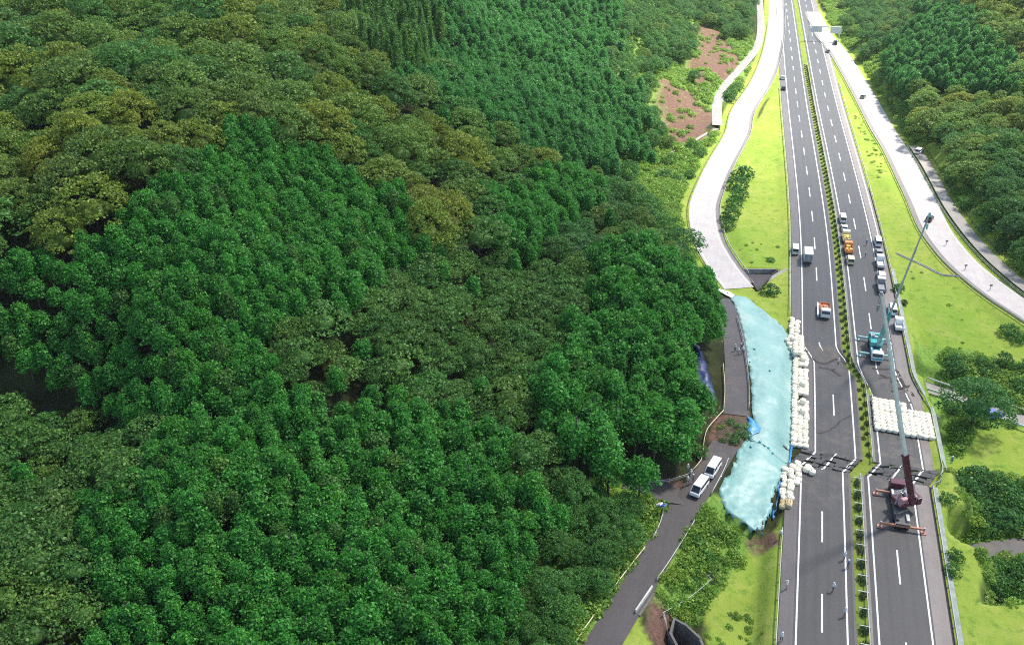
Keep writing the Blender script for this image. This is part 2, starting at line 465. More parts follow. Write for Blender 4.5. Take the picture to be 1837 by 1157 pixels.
M['tarp'] = tarp_mat('pale_teal_sheet', (.14, .30, .28), (.20, .365, .335), (.36, .46, .43))
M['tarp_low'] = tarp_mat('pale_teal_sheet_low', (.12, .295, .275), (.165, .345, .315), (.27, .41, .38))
M['tarp_blue'] = tarp_mat('deep_blue_sheet', (.02, .14, .34), (.03, .24, .50), (.10, .36, .58))
M['tarp_dark'] = tarp_mat('navy_sheet', (.008, .018, .07), (.016, .032, .12), (.07, .09, .20))

# foliage
M['cypress'] = leaf_mat('cypress_leaf', (.008, .062, .010), (.032, .225, .026), (.165, .44, .075), .40)
M['cypress_far'] = leaf_mat('far_conifer_leaf', (.010, .070, .016), (.036, .20, .038), (.14, .38, .085), .40)
M['cedar'] = leaf_mat('cedar_leaf', (.024, .09, .016), (.06, .18, .03), (.14, .30, .055), .34)
M['olive'] = leaf_mat('olive_leaf', (.040, .10, .016), (.105, .215, .035), (.26, .39, .085), .38)
M['darkleaf'] = leaf_mat('dark_broad_leaf', (.020, .085, .022), (.055, .18, .045), (.16, .34, .09), .38)
M['olive_yellow'] = leaf_mat('yellow_olive_leaf', (.055, .10, .014), (.145, .235, .03), (.34, .40, .07), .38)
M['scrub'] = leaf_mat('scrub_leaf', (.06, .16, .02), (.17, .33, .045), (.36, .54, .11), .40)
M['shrub'] = leaf_mat('shrub_leaf', (.026, .10, .018), (.060, .19, .034), (.17, .34, .080), .36)
M['hedge'] = leaf_mat('hedge_leaf', (.012, .032, .010), (.022, .055, .016), (.05, .095, .03), .2)


# terrain: cover comes from masks laid out on the ground (lawn, bare soil, scrub, forest floor)
def terrain_mat():
    m, n, p, o = new_mat('terrain_cover')
    def attr(nm):
        a = n.nodes.new('ShaderNodeAttribute'); a.attribute_name = nm; a.attribute_type = 'GEOMETRY'
        return a.outputs['Fac']
    big = noise(n, .035, 4, .6); mid = noise(n, .22, 5, .65); fine = noise(n, 1.6, 5, .7)
    floor_ = ramp(n, mid.outputs[0], [(.3, (.018, .024, .010)), (.7, (.05, .055, .022))])
    lawn = ramp(n, mid.outputs[0], [(.28, (.17, .26, .030)), (.52, (.24, .32, .042)), (.76, (.31, .36, .065))])
    lawnf = ramp(n, fine.outputs[0], [(.3, (.12, .21, .026)), (.7, (.32, .38, .08))])
    lawnb = ramp(n, big.outputs[0], [(.35, (.16, .29, .035)), (.65, (.33, .35, .07))])
    lw = mixc(n, .34, lawn.outputs[0], lawnf.outputs[0]); lw = mixc(n, .42, lw, lawnb.outputs[0])
    dry = noise(n, .11, 6, .7); weed = noise(n, .55, 5, .75)
    lw = mixc(n, ramp(n, dry.outputs[0], [(.52, (0, 0, 0)), (.72, (.55, .55, .55))]).outputs[0], lw, (.36, .33, .11))
    lw = mixc(n, ramp(n, weed.outputs[0], [(.52, (0, 0, 0)), (.66, (.7, .7, .7))]).outputs[0], lw, (.085, .19, .025))
    scr = ramp(n, fine.outputs[0], [(.3, (.07, .17, .025)), (.7, (.24, .36, .07))])
    soil = ramp(n, fine.outputs[0], [(.3, (.085, .045, .033)), (.7, (.20, .120, .092))])
    c = mixc(n, attr('scrub'), floor_.outputs[0], scr.outputs[0])
    c = mixc(n, attr('lawn'), c, lw)
    sn_ = noise(n, .42, 5, .7)
    sm = mixc(n, 1.0, attr('soil'), ramp(n, sn_.outputs[0], [(.32, (.45, .45, .45)), (.46, (1, 1, 1))]).outputs[0], 'MULTIPLY')
    c = mixc(n, sm, c, soil.outputs[0])
    n.links.new(c, p.inputs['Base Color']); p.inputs['Roughness'].default_value = .95
    p.inputs['Specular IOR Level'].default_value = .1
    bump(n, p, fine.outputs[0], .6, .25)
    return m


M['terrain'] = terrain_mat()


# ------------------------------------------------------------------ mesh helpers
class MB:
    def __init__(s): s.bm = bmesh.new()

    def _xf(s, geom, mat):
        bmesh.ops.transform(s.bm, matrix=mat, verts=geom)

    def box(s, c, d, rz=0.0, bev=0.0, rot=None):
        g = bmesh.ops.create_cube(s.bm, size=1.0)['verts']
        mt = Matrix.Translation(c) @ (rot.to_matrix().to_4x4() if rot is not None else Matrix.Rotation(rz, 4, 'Z')) @ Matrix.Diagonal((d[0], d[1], d[2], 1))
        s._xf(g, mt)
        if bev > 0:
            es = list({e for v in g for e in v.link_edges})
            bmesh.ops.bevel(s.bm, geom=es, offset=bev, segments=2, affect='EDGES', profile=.6)
        return s

    def bar(s, a, b, w, h=None, bev=0):
        a = Vector(a); b = Vector(b); d = b-a
        q = d.to_track_quat('Y', 'Z')
        g = bmesh.ops.create_cube(s.bm, size=1.0)['verts']
        s._xf(g, Matrix.Translation((a+b)/2) @ q.to_matrix().to_4x4() @ Matrix.Diagonal((w, d.length, h or w, 1)))
        if bev > 0:
            es = list({e for v in g for e in v.link_edges})
            bmesh.ops.bevel(s.bm, geom=es, offset=bev, segments=1, affect='EDGES')
        return s

    def cyl(s, a, b, r, seg=10, r2=None):
        a = Vector(a); b = Vector(b); d = b-a
        g = bmesh.ops.create_cone(s.bm, cap_ends=True, segments=seg, radius1=r, radius2=r if r2 is None else r2, depth=d.length)['verts']
        s._xf(g, Matrix.Translation((a+b)/2) @ d.to_track_quat('Z', 'Y').to_matrix().to_4x4())
        return s

    def ball(s, c, r, sub=2):
        g = bmesh.ops.create_icosphere(s.bm, subdivisions=sub, radius=1.0)['verts']
        r = r if hasattr(r, '__len__') else (r, r, r)
        s._xf(g, Matrix.Translation(c) @ Matrix.Diagonal((*r, 1)))
        return s

    def prism(s, prof, x0, x1, bev=0.0, taper=0.0):
        """profile in the (y,z) plane, extruded across x; taper narrows the points above the middle height"""
        zm = min(p[1] for p in prof); zM = max(p[1] for p in prof)
        f = lambda z: taper*(z-zm)/(zM-zm)
        A = [s.bm.verts.new((x0+f(z), y, z)) for y, z in prof]; B = [s.bm.verts.new((x1-f(z), y, z)) for y, z in prof]
        n = len(prof); fs = [s.bm.faces.new(A[::-1]), s.bm.faces.new(B)]
        for i in range(n):
            fs.append(s.bm.faces.new((A[i], A[(i+1) % n], B[(i+1) % n], B[i])))
        bmesh.ops.recalc_face_normals(s.bm, faces=fs)
        if bev > 0:
            bmesh.ops.bevel(s.bm, geom=list({e for fc in fs for e in fc.edges}), offset=bev, segments=2, affect='EDGES')
        return s

    def build(s, name, mat, parent=None, smooth=False):
        me = bpy.data.meshes.new(name); s.bm.to_mesh(me); s.bm.free()
        return link_mesh(name, me, mat, parent, smooth)


def link_mesh(name, me, mat, parent=None, smooth=False):
    for m in (mat if isinstance(mat, (list, tuple)) else [mat]):
        if m.name not in me.materials: me.materials.append(m)
    if smooth: me.polygons.foreach_set('use_smooth', [True]*len(me.polygons))
    o = bpy.data.objects.new(name, me); COL.objects.link(o)
    if parent is not None: o.parent = parent
    return o


def np_mesh(name, V, Fq):
    me = bpy.data.meshes.new(name); V = np.asarray(V, np.float32); Fq = np.asarray(Fq, np.int32)
    k = Fq.shape[1]
    me.vertices.add(len(V)); me.vertices.foreach_set('co', V.ravel())
    me.loops.add(Fq.size); me.loops.foreach_set('vertex_index', Fq.ravel())
    me.polygons.add(len(Fq)); me.polygons.foreach_set('loop_start', np.arange(0, Fq.size, k, dtype=np.int32))
    me.update(calc_edges=True)
    return me


def tag(o, label=None, cat=None, group=None, kind=None):
    if label: o['label'] = label
    if cat: o['category'] = cat
    if group: o['group'] = group
    if kind: o['kind'] = kind
    return o


def thing(name, label, cat, loc=(0, 0, 0), rz=0.0, group=None):
    o = bpy.data.objects.new(name, None); o.empty_display_size = .5; COL.objects.link(o)
    o.location = loc; o.rotation_euler = (0, 0, rz)
    return tag(o, label, cat, group)


def copy_tree(o, parent=None):
    c = o.copy(); COL.objects.link(c); c.parent = parent
    for ch in o.children: copy_tree(ch, c)
    return c


def ribbon(name, line, a, b, z, mat, parent=None, nx=2, zf=None, kind=None):
    """a strip between lateral offsets a and b of a world polyline (offset to the right positive)"""
    L = np.asarray(line, float)[:, :2]
    T = np.gradient(L, axis=0); T /= np.linalg.norm(T, axis=1)[:, None]
    Nn = np.stack([T[:, 1], -T[:, 0]], 1)
    a = np.broadcast_to(np.asarray(a, float), len(L)); b = np.broadcast_to(np.asarray(b, float), len(L))
    V = []
    for i in range(nx):
        t = i/(nx-1)
        p = L+Nn*(a*(1-t)+b*t)[:, None]
        zz = zf(p) if zf is not None else np.broadcast_to(np.asarray(z, float), len(L))
        V.append(np.column_stack([p, zz]))
    V = np.stack(V, 1).reshape(-1, 3); m = len(L)
    Fq = [(i*nx+j, i*nx+j+1, (i+1)*nx+j+1, (i+1)*nx+j) for i in range(m-1) for j in range(nx-1)]
    o = link_mesh(name, np_mesh(name, V, Fq), mat, parent)
    if kind: o['kind'] = kind
    return o


def way(ys, x0, x1, z, nx=2):
    """vertices of an expressway strip between lateral positions x0, x1 for the stations ys"""
    V = []
    for i in range(nx):
        xx = x0+(x1-x0)*i/(nx-1)
        V.append(np.column_stack([RX(np.full(len(ys), xx), ys), ys, RZ(np.full(len(ys), xx), ys)+z]))
    V = np.stack(V, 1).reshape(-1, 3); m = len(ys)
    Fq = [(i*nx+j, i*nx+j+1, (i+1)*nx+j+1, (i+1)*nx+j) for i in range(m-1) for j in range(nx-1)]
    return V, Fq


def stations(y0, y1):
    out = [y0]; y = y0
    while y < y1-1e-6:
        st = .5 if 140 < y < 200 else (2 if y < 320 else 5)
        y = min(y+st, y1); out.append(y)
    return np.array(out)


def way_mesh(name, segs, x0, x1, z, mat, parent=None, nx=2, kind=None):
    Vs, Fs, k = [], [], 0
    for (y0, y1) in segs:
        V, Fq = way(stations(y0, y1), x0, x1, z, nx)
        Vs.append(V); Fs += [tuple(i+k for i in f) for f in Fq]; k += len(V)
    me = np_mesh(name, np.vstack(Vs), Fs)
    if nx > 8:
        at_ = me.attributes.new('lat', 'FLOAT', 'POINT'); at_.data.foreach_set('value', np.tile(np.linspace(x0, x1, nx), len(me.vertices)//nx).astype(np.float32))
    o = link_mesh(name, me, mat, parent)
    if kind: o['kind'] = kind
    return o


# ------------------------------------------------------------------ ground sheet
def axis(lo, hi, f0, f1, fine, coarse):
    a = [];  v = lo
    while v < f0: a.append(v); v += coarse
    v = f0
    while v < f1: a.append(v); v += fine
    v = f1
    while v <= hi: a.append(v); v += coarse
    return np.array(a)


GXS = axis(-520, 420, -40, 88, .75, 5); GYS = axis(20, 980, 88, 320, .8, 5)
gx, gy = np.meshgrid(GXS, GYS); GPT = np.column_stack([gx.ravel(), gy.ravel()])
GZ = ground_z(GPT)
nxg = len(GXS); idx = np.arange(len(GPT)).reshape(len(GYS), nxg)
quads = np.stack([idx[:-1, :-1].ravel(), idx[:-1, 1:].ravel(), idx[1:, 1:].ravel(), idx[1:, :-1].ravel()], 1)
ter = np_mesh('ground', np.column_stack([GPT, GZ]), quads)
# cover masks, in plan (outlines surveyed on the ground)
M_LAWN = [GP('1300,440 1330,490 1345,525 1340,531 1360,552 1384,570 1410,590 1420,600 1421,470 1418,300 1404,140 1400,130 1392,150 1370,200 1340,250 1305,310 1290,360 1284,400 1288,430'),
          GP('1490,95 1505,110 1530,150 1560,205 1600,280 1640,350 1670,410 1720,480 1790,540 1837,570 1900,600 1900,660 1837,640 1760,625,-2 1700,618,-2 1660,600 1640,590 1612,570 1590,500 1560,380 1530,270 1500,170'),
          LAWN_R, GP('1600,560 1622,572 1640,600 1648,640 1660,690 1668,720 1672,770 1690,830 1600,850 1560,700'),
          GP('1395,960 1410,900 1400,1157 1395,1230 1290,1230 1275,1110 1262,1080 1300,1040 1340,985 1372,965'),
          GP('1060,1180,.5 1110,1100,.5 1140,1102,.5 1172,1157,.5 1180,1230,.5'),
          GP('1755,770,-6 1837,770,-6 1900,770,-6 1900,850,-6 1837,850,-6 1790,840,-6 1740,850,-5 1700,830,-4 1740,800,-6')]
M_SCRUB = [GP('1105,320,1 1150,300,1 1240,250,1 1260,225,1 1330,140,2 1350,100,2 1345,60,2 1200,-40,10 1040,-40,20 1060,70,14 1100,200,9 1150,260,5'),
           GP('1105,320,1 1180,300 1290,240 1250,300 1225,360 1230,430,1 1245,470,1 1200,420,4 1150,360,4'),
           GP('1230,890,.8 1262,900,.6 1300,920 1345,950 1372,968 1330,1010 1270,1075 1205,1110 1170,1080 1190,1000,.5'),
           GP('950,870,3 1150,870,1 1190,920,1 1180,960,1 1030,1157,1 880,1157,1'),
           GP('1500,60,1 1530,100,1 1600,200,1 1690,350,1.5 1760,420,1.5 1837,480,1.5 1900,530,1.5 1900,400,3 1760,380,2 1690,300,2 1640,200,2 1600,130,2 1560,0,2 1480,0,1'),
           GP('1640,580 1660,600 1760,640,-4 1900,670,-4 1900,1080,-7 1760,1080,-7 1755,960,-6 1730,880,-5 1700,830,-5 1670,720,-5')]
M_SOIL = [GP('1172,148,5 1235,170,3 1274,200,1.5 1266,244,1 1212,256,1 1186,212,3'), GP('1250,45,7 1296,58,4 1326,104,2.5 1312,138,2.5 1280,142,3 1256,104,6'),
          GP('1300,745,2.3 1345,745,2.3 1352,775,2 1335,800,2 1300,805,2 1282,795,2.3 1285,765,2.6'), GP('1352,958 1385,952 1392,966 1360,972'),
          GP('1120,835,3 1210,855,2 1215,872,1.5 1140,862,2'), GP('1240,100,6 1262,115,5 1270,150,4 1245,160,4'),
          GP('1168,1075,.4 1200,1092 1218,1150 1230,1200 1200,1200 1180,1140')]
for nm, polys, fall, nz in (('lawn', M_LAWN, .7, .5), ('scrub', M_SCRUB, 2.5, 2.0), ('soil', M_SOIL, 1.5, 1.6)):
    v = np.zeros(len(GPT))
    wob = GPT+np.column_stack([vnoise(GPT[:, 0]*.35, GPT[:, 1]*.35, 11), vnoise(GPT[:, 0]*.35, GPT[:, 1]*.35, 12)])*nz
    for pl in polys:
        lo = pl.min(0)-8; hi = pl.max(0)+8
        k = np.where((GPT > lo).all(1) & (GPT < hi).all(1))[0]
        d = poly_dist(wob[k], pl)
        v[k] = np.maximum(v[k], 1-sstep(d/fall))
    if nm == 'lawn':       # verge and median
        xr = GPT[:, 0]-road_c(GPT[:, 1])-SLIP*slip(GPT[:, 0], GPT[:, 1])
        k = ((xr > 20.5) & (xr < 24)) | ((xr > 34.4) & (xr < 36)) | ((xr > 8.4) & (xr < 10.6) & (GPT[:, 1] < 130))
        v[k] = np.where((xr[k] > 20.5) & (xr[k] < 24), .7, .9)
        MED = ((xr > 20.5) & (xr < 24))
        for ln in (L_RAMP, R_RAMP, TRACK):
            d, _ = seg_dist(GPT, ln); v = np.maximum(v, 1-sstep((d-6.0)/1.2))
    if nm == 'scrub':      # open valley floor east of the embankment, rough bank south of the survey
        v = np.maximum(v, np.maximum(sstep((GPT[:, 0]-38)/6)*sstep((262-GPT[:, 1])/20)*.9, sstep((GPT[:, 0]+22)/6)*sstep((100-GPT[:, 1])/12)*.9))
    at = ter.attributes.new(nm, 'FLOAT', 'POINT'); at.data.foreach_set('value', v.astype(np.float32))
    if nm == 'lawn': LAWN_V = v
    if nm == 'scrub': SCRUB_V = v
    if nm == 'soil': SOIL_V = v
gr = link_mesh('ground', ter, M['terrain'], smooth=True); tag(gr, 'green hilly ground under forest, lawns and roads', 'ground', kind='structure')

# ------------------------------------------------------------------ expressway
FARY = 860
lc = way_mesh('expressway_left_carriageway', [(70, N0), (N1, FARY)], 10.1, 20.75, 0.0, M['asphalt'], nx=13)
tag(lc, 'dark asphalt carriageway left of the median, broken by the landslip', 'road', kind='structure')
rc = way_mesh('expressway_right_carriageway', [(70, N0), (N1, FARY)], 23.4, 32.05, 0.0, M['asphalt'], nx=11)
tag(rc, 'grey asphalt carriageway right of the median with crane trucks', 'road', kind='structure')
way_mesh('shoulder', [(70, N0), (N1, FARY)], 10.0, 12.1, 0.006, M['shoulder_left'], lc, 4)
way_mesh('shoulder', [(70, N0), (N1, FARY)], 32.05, 34.4, 0.006, M['shoulder'], rc, 4)
way_mesh('drain_strip', [(70, N0), (N1, 300)], 34.42, 34.8, 0.0, M['dark_gutter'], rc)
way_mesh('kerb_gutter', [(70, N0), (N1, 240)], 35.15, 35.95, 0.02, M['gutter'], rc, 3)
way_mesh('median_edge_strip', [(70, N0), (N1, 420)], 22.95, 23.4, 0.004, M['shoulder'], rc)
way_mesh('median_edge_strip', [(70, N0), (N1, 420)], 20.75, 21.1, 0.004, M['shoulder_left'], lc)
for par, xs in ((lc, (12.55, 19.8)), (rc, (24.2, 31.65))):
    for x in xs: way_mesh('edge_line', [(70, N0), (N1, FARY)], x-.13, x+.13, 0.014, M['line'], par)
way_mesh('outer_line', [(255, 520)], 33.6, 33.85, 0.016, M['line'], rc)


def dash(par, x, y0, L=8.0, w=.13):
    if y0 < N0 < y0+L: segs = [(y0, N0)]
    elif N0 <= y0 <= N1: segs = [(N1, y0+L)]
    else: segs = [(y0, y0+L)]
    if segs[0][1]-segs[0][0] > .3: way_mesh('lane_dash', segs, x-w, x+w, 0.014, M['line'], par)


for k in range(-1, 30):
    y0 = 107.0+20*k
    dash(lc, 16.2, y0 if k != 4 else 191.8, 8.0 if k != 4 else 3.0); dash(rc, 27.9, y0-6.5 if k < 3 else y0-2.5)
# cracks, with the far step's shade painted in, on the slipped block (thin dark strips that follow the surface)
def crack_shade(pts, w, par):
    pts = smooth_line([p for p in pts], .6)
    pts = pts+np.column_stack([vnoise(pts[:, 1]*1.7, pts[:, 0]*2.1, 5)*.18, vnoise(pts[:, 0]*1.9, pts[:, 1]*1.3, 6)*.22])
    ribbon('crack_shade', pts, -w, w, 0, M['dark_gutter'], par, 2, zf=lambda p: RZ(p[:, 0]-SLIP*.8, p[:, 1])+.02)


for q, w, par in (('1468,770 1486,766 1498,758 1513,746 1527,738', .10, lc), ('1447,628 1462,640 1480,646 1505,640 1519,648', .20, lc), ('1470,652 1490,656 1510,668', .22, lc),  # leading strip is a plain dark line; the other left ones paint step shade
                  ('1550,655 1575,662 1600,662 1612,668', .22, rc), ('1565,682 1590,676 1612,682', .2, rc), ('1580,672 1592,676 1606,690', .16, rc), ('1600,698 1618,694 1634,690', .2, rc), ('1610,668 1624,690 1640,706', .2, rc)):
    crack_shade(GP(q), w*1.5, par)

# ramps, local road, tracks
lr = ribbon('left_ramp', L_RAMP, -3.9, 3.9, 0, M['ramp'], nx=5, zf=lambda p: np.where(p[:, 0]-road_c(p[:, 1]) > 9.9, .02, .0), kind='structure'); tag(lr, 'sunlit pale slip road curving in on the left', 'road')
ribbon('ramp_shoulder', L_RAMP[:-1], -5.0, -3.9, .004, M['shoulder'], lr)
ribbon('edge_line', L_RAMP[20:-1], -3.45, -3.2, .026, M['line'], lr)
ribbon('edge_line', L_RAMP[20:-1], 3.15, 3.4, .026, M['line'], lr)
rr = ribbon('right_ramp', R_RAMP, -3.8, 3.8, 0, M['ramp'], nx=5, zf=lambda p: np.where(p[:, 0]-road_c(p[:, 1]) < 34.5, .024, .0), kind='structure'); tag(rr, 'sunlit pale slip road leaving on the right', 'road')
ribbon('ramp_shoulder', R_RAMP, 3.8, 5.0, .004, M['shoulder'], rr)
ribbon('drain_strip', R_RAMP[12:], 5.0, 5.35, .0, M['dark_gutter'], rr)
ribbon('edge_line', R_RAMP[14:], -3.4, -3.15, .026, M['line'], rr)
tr_ = ribbon('service_track', TRACK, -1.7, 1.7, 1.02, M['track'], kind='structure', nx=3); tag(tr_, 'narrow pale concrete track beyond the right slip road', 'track')
ol_ = ribbon('old_lane', OLD, -1.9, 1.9, 1.72, M['track'], kind='structure', nx=3); tag(ol_, 'grey concrete lane climbing behind the left slip road', 'lane')
iA = int(np.argmin(np.hypot(LOCAL[:, 0]-G(1300, 800, 2.1)[0], LOCAL[:, 1]-G(1300, 800, 2.1)[1])))
iB = int(np.argmin(np.hypot(LOCAL[:, 0]-G(1322, 748, 2.4)[0], LOCAL[:, 1]-G(1322, 748, 2.4)[1])))
zl_ = lambda seg: (lambda p: np.interp(seg_dist(p, seg[:, :2])[1], np.arange(len(seg)), seg[:, 2]))
la = ribbon('local_road', LOCAL[:iA+1], -2.5, 2.5, 0, M['asphalt_local'], nx=5, zf=zl_(LOCAL[:iA+1]), kind='structure'); tag(la, 'brown grey local road climbing from the bottom edge', 'road')
lb = ribbon('upper_local_road', LOCAL[iB:], -2.4, 2.4, 0, M['asphalt_local'], nx=5, zf=zl_(LOCAL[iB:]), kind='structure'); tag(lb, 'cut off brown grey local road beside the tarpaulin', 'road')
ribbon('lane_dash', LOCAL[iB+4:iB+7], -.12, .12, 2.53, M['line'], lb)
bl_ = ribbon('branch_road', BRANCH, -2.6, 2.6, 0, M['asphalt_local'], nx=3, zf=lambda p: np.interp(seg_dist(p, BRANCH[:, :2])[1], np.arange(len(BRANCH)), BRANCH[:, 2])-.006, kind='structure'); tag(bl_, 'short side road at the junction below the forest', 'road')
o = ribbon('lower_road', LOWR, -2.2, 2.2, -5.9, M['track'], kind='structure', nx=3); tag(o, 'pale road below the embankment passing under the tree', 'road')
o = ribbon('lower_lane', LOWR2, -1.9, 1.9, -6.5, M['asphalt_local'], kind='structure', nx=3); tag(o, 'grey lane at the foot of the right embankment', 'lane')
ribbon('edge_line', LOWR2, 1.95, 2.3, -6.45, M['line'], o)

# ------------------------------------------------------------------ broken asphalt slabs in the near break
def slabs(xa, xb, lab):
    y = N0
    rows = [N0, N0+1.7, N0+3.3, N0+4.8, N1]
    for j in range(len(rows)-1):
        x = xa
        while x < xb-.4:
            w = rnd.uniform(1.3, 2.6); x2 = min(x+w, xb)
            if xb-x2 < .8: x2 = xb
            sh = lambda yy: SLIP*(yy-N0)/(N1-N0)
            ya, yb = rows[j]+rnd.uniform(.0, .26), rows[j+1]-rnd.uniform(.04, .34)
            q = [(x+.05+sh(ya), ya), (x2-.07+sh(ya), ya+rnd.uniform(-.15, .15)), (x2-.07+sh(yb), yb), (x+.05+sh(yb), yb+rnd.uniform(-.15, .15))]
            cx = sum(p[0] for p in q)/4; cy = sum(p[1] for p in q)/4
            bm = bmesh.new(); ring = []
            for k in range(4):
                a, b = q[k], q[(k+1) % 4]
                for t in (0, .5):
                    jx = rnd.uniform(-.10, .10) if t else 0
                    ring.append(bm.verts.new((a[0]+(b[0]-a[0])*t-cx+jx, a[1]+(b[1]-a[1])*t-cy+jx, 0)))
            f = bm.faces.new(ring)
            ex = bmesh.ops.extrude_face_region(bm, geom=[f])
            bmesh.ops.translate(bm, vec=(0, 0, -.32), verts=[v for v in ex['geom'] if isinstance(v, bmesh.types.BMVert)])
            bmesh.ops.recalc_face_normals(bm, faces=bm.faces)
            me = bpy.data.meshes.new('asphalt_slab'); bm.to_mesh(me); bm.free()
            o = link_mesh('asphalt_slab', me, M['slab'])
            o.location = (cx, cy, -.06-.62*(cy-N0)/(N1-N0)+rnd.uniform(-.28, .16)); o.rotation_euler = (R(rnd.uniform(-15, 10)), R(rnd.uniform(-11, 11)), R(rnd.uniform(-7, 7)))
            tag(o, lab, 'asphalt slab', 'broken asphalt slabs along the near edge of the slip')
            x = x2


slabs(10.2, 20.7, 'broken tilted asphalt slab across the left carriageway behind the loose sandbags')
slabs(23.5, 34.3, 'broken tilted asphalt slab across the right carriageway in front of the maroon crane')


# ------------------------------------------------------------------ guardrails and fences
def fence(name, label, cat, path, spacing=4.0, h=.75, beams=((.62, .09, .30),), mat='rail', post=(.12, .14), zf=None, group=None, part='beam'):
    path = np.asarray(path, float)
    if path.shape[1] == 2:
        zz = zf(path) if zf else ground_z(path)
        path = np.column_stack([path, zz])
    root = thing(name, label, cat, tuple(path[0]), group=group)
    p0 = path[0]
    T = np.gradient(path[:, :2], axis=0); T /= np.linalg.norm(T, axis=1)[:, None]+1e-9
    Nn = np.stack([T[:, 1], -T[:, 0]], 1)
    for (bz, bw, bh) in beams:
        V = []
        for sx, sz in ((-1, -1), (1, -1), (1.0, 1), (-1, 1)):
            V.append(np.column_stack([path[:, :2]+Nn*bw/2*sx, path[:, 2]+bz+sz*bh/2])-p0)
        V = np.stack(V, 1).reshape(-1, 3); m = len(path); Fq = []
        for i in range(m-1):
            for j in range(4): Fq.append((i*4+j, i*4+(j+1) % 4, (i+1)*4+(j+1) % 4, (i+1)*4+j))
        Fq += [(3, 2, 1, 0), tuple((m-1)*4+j for j in range(4))]
        link_mesh(part, np_mesh(part, V, Fq), M[mat], root)
    s = np.concatenate([[0], np.cumsum(np.hypot(*np.diff(path[:, :2], axis=0).T))])
    n = min(99, max(2, int(s[-1]/spacing)+1)); me = None
    for d in np.linspace(0.05, s[-1]-.05, n):
        x = np.interp(d, s, path[:, 0]); y = np.interp(d, s, path[:, 1]); z = np.interp(d, s, path[:, 2])
        if me is None:
            b = MB().box((0, 0, h/2-.15), (post[0], post[1], h+.3)); me = bpy.data.meshes.new('post'); b.bm.to_mesh(me); b.bm.free()
        o = link_mesh('post', me, M[mat], root); o.location = (x-p0[0], y-p0[1], z-p0[2])
    return root


def wp(x, y0, y1):
    ys = stations(y0, y1); ys = ys[::2] if len(ys) > 60 else ys
    xx = np.full(len(ys), x)
    return np.column_stack([RX(xx, ys), ys, RZ(xx, ys)])


fence('guardrail', 'pale guardrail along the left edge of the near expressway', 'guardrail', wp(9.75, 84, 128), 4, group='expressway guardrails')
fence('guardrail', 'long pale guardrail between the expressway and the triangular lawn', 'guardrail', wp(9.6, 206, 420), 4, group='expressway guardrails')
fence('guardrail', 'pale guardrail along the right shoulder from the near edge to the slip', 'guardrail', wp(34.95, 84, N0-.2), 4, mat='rail_green', group='expressway guardrails')
fence('guardrail', 'kinked pale guardrail beside the right block of sandbags', 'guardrail', wp(34.95, N1-1.5, 198), 4, mat='rail_green', group='expressway guardrails')
fence('guardrail', 'long pale guardrail between the right carriageway and the grass wedge', 'guardrail', wp(34.9, 199, 430), 4, group='expressway guardrails')
# bent piece of rail bridging the break
bp = np.column_stack([np.linspace(34.9, 37.4, 8), np.linspace(N0-.4, N1-.6, 8), np.linspace(.0, -.6, 8)]); bp[2:5, 0] += .55
fence('guardrail', 'bent guardrail piece bridging the break on the right verge', 'guardrail', bp, 1.6, mat='gutter', group='expressway guardrails')
fence('median_guardrail', 'pale guardrail with cross frames in the median before the break', 'guardrail', wp(22.75, 84, 146.8), 3.6, group='median guardrails', mat='rail_green')
fence('median_guardrail', 'thin guardrail in the median of the slipped block', 'guardrail', wp(22.75, N1, 186), 4, group='median guardrails', mat='rail_green')
fence('median_guardrail', 'long thin median guardrail receding beyond the teal crane', 'guardrail', wp(22.7, 188, 460), 4, group='median guardrails', mat='rail_green')
mgf = None
for k in range(17):                                   # cross frames of the near median rail
    y = 86+3.6*k
    if mgf is None:
        b = MB(); b.bar((-.75, 0, .62), (.75, 0, .62), .11); b.bar((-.75, 0, .62), (-.75, 0, -.1), .09); b.bar((.75, 0, .62), (.75, 0, -.1), .09)
        mgf = b.build('guard_hoop', M['rail']); o = mgf
    else:
        o = mgf.copy(); COL.objects.link(o)
    o.location = (22.2, y+1.8, .02)
    tag(o, 'pale cross frame between two low hedge shrubs in the near median', 'frame', 'cross frames of the near median')
# ramp barriers
def off(line, d):
    L = line[:, :2]; T = np.gradient(L, axis=0); T /= np.linalg.norm(T, axis=1)[:, None]
    return L+np.stack([T[:, 1], -T[:, 0]], 1)*d


fence('guardrail', 'cream guardrail on the outer bend of the left slip road', 'guardrail', off(L_RAMP, -5.25)[10:-3], 4, mat='rail', group='slip road guardrails', zf=lambda p: np.zeros(len(p)))
fence('guardrail', 'low kerb rail on the inner bend of the left slip road', 'guardrail', off(L_RAMP, 4.3)[38:-3], 4, h=.5, beams=((.4, .1, .22),), mat='wall', group='slip road guardrails', zf=lambda p: np.zeros(len(p)))
fence('guardrail', 'guardrail between the right slip road and the service track', 'guardrail', off(R_RAMP, 5.6)[20:], 4, mat='rail_green', group='slip road guardrails', zf=lambda p: np.zeros(len(p)))
fence('wire_fence', 'dark post fence on the verge beside the service track', 'fence', off(TRACK, -2.9), 3, h=1.0, beams=((.55, .05, .07), (.95, .05, .07)), mat='dark_gutter')
fence('wire_fence', 'post fence between the service track and the woods', 'fence', off(TRACK, 2.3), 3, h=1.0, beams=((.55, .05, .07), (.95, .05, .07)), mat='rail_green')
fence('guardrail', 'long cream guardrail left of the local road at the bottom edge', 'guardrail', smooth_line(GP('1000,1215,.6 1036,1150,.6 1072,1098,.6 1110,1045,.6 1157,984,.7'), 2), 3, mat='cream_paint', group='local road guardrails')
fence('guardrail', 'short cream guardrail below the blue sign', 'guardrail', smooth_line(GP('1172,965,.8 1184,940,.8 1191,915,1'), 1), 2, mat='rail', group='local road guardrails')
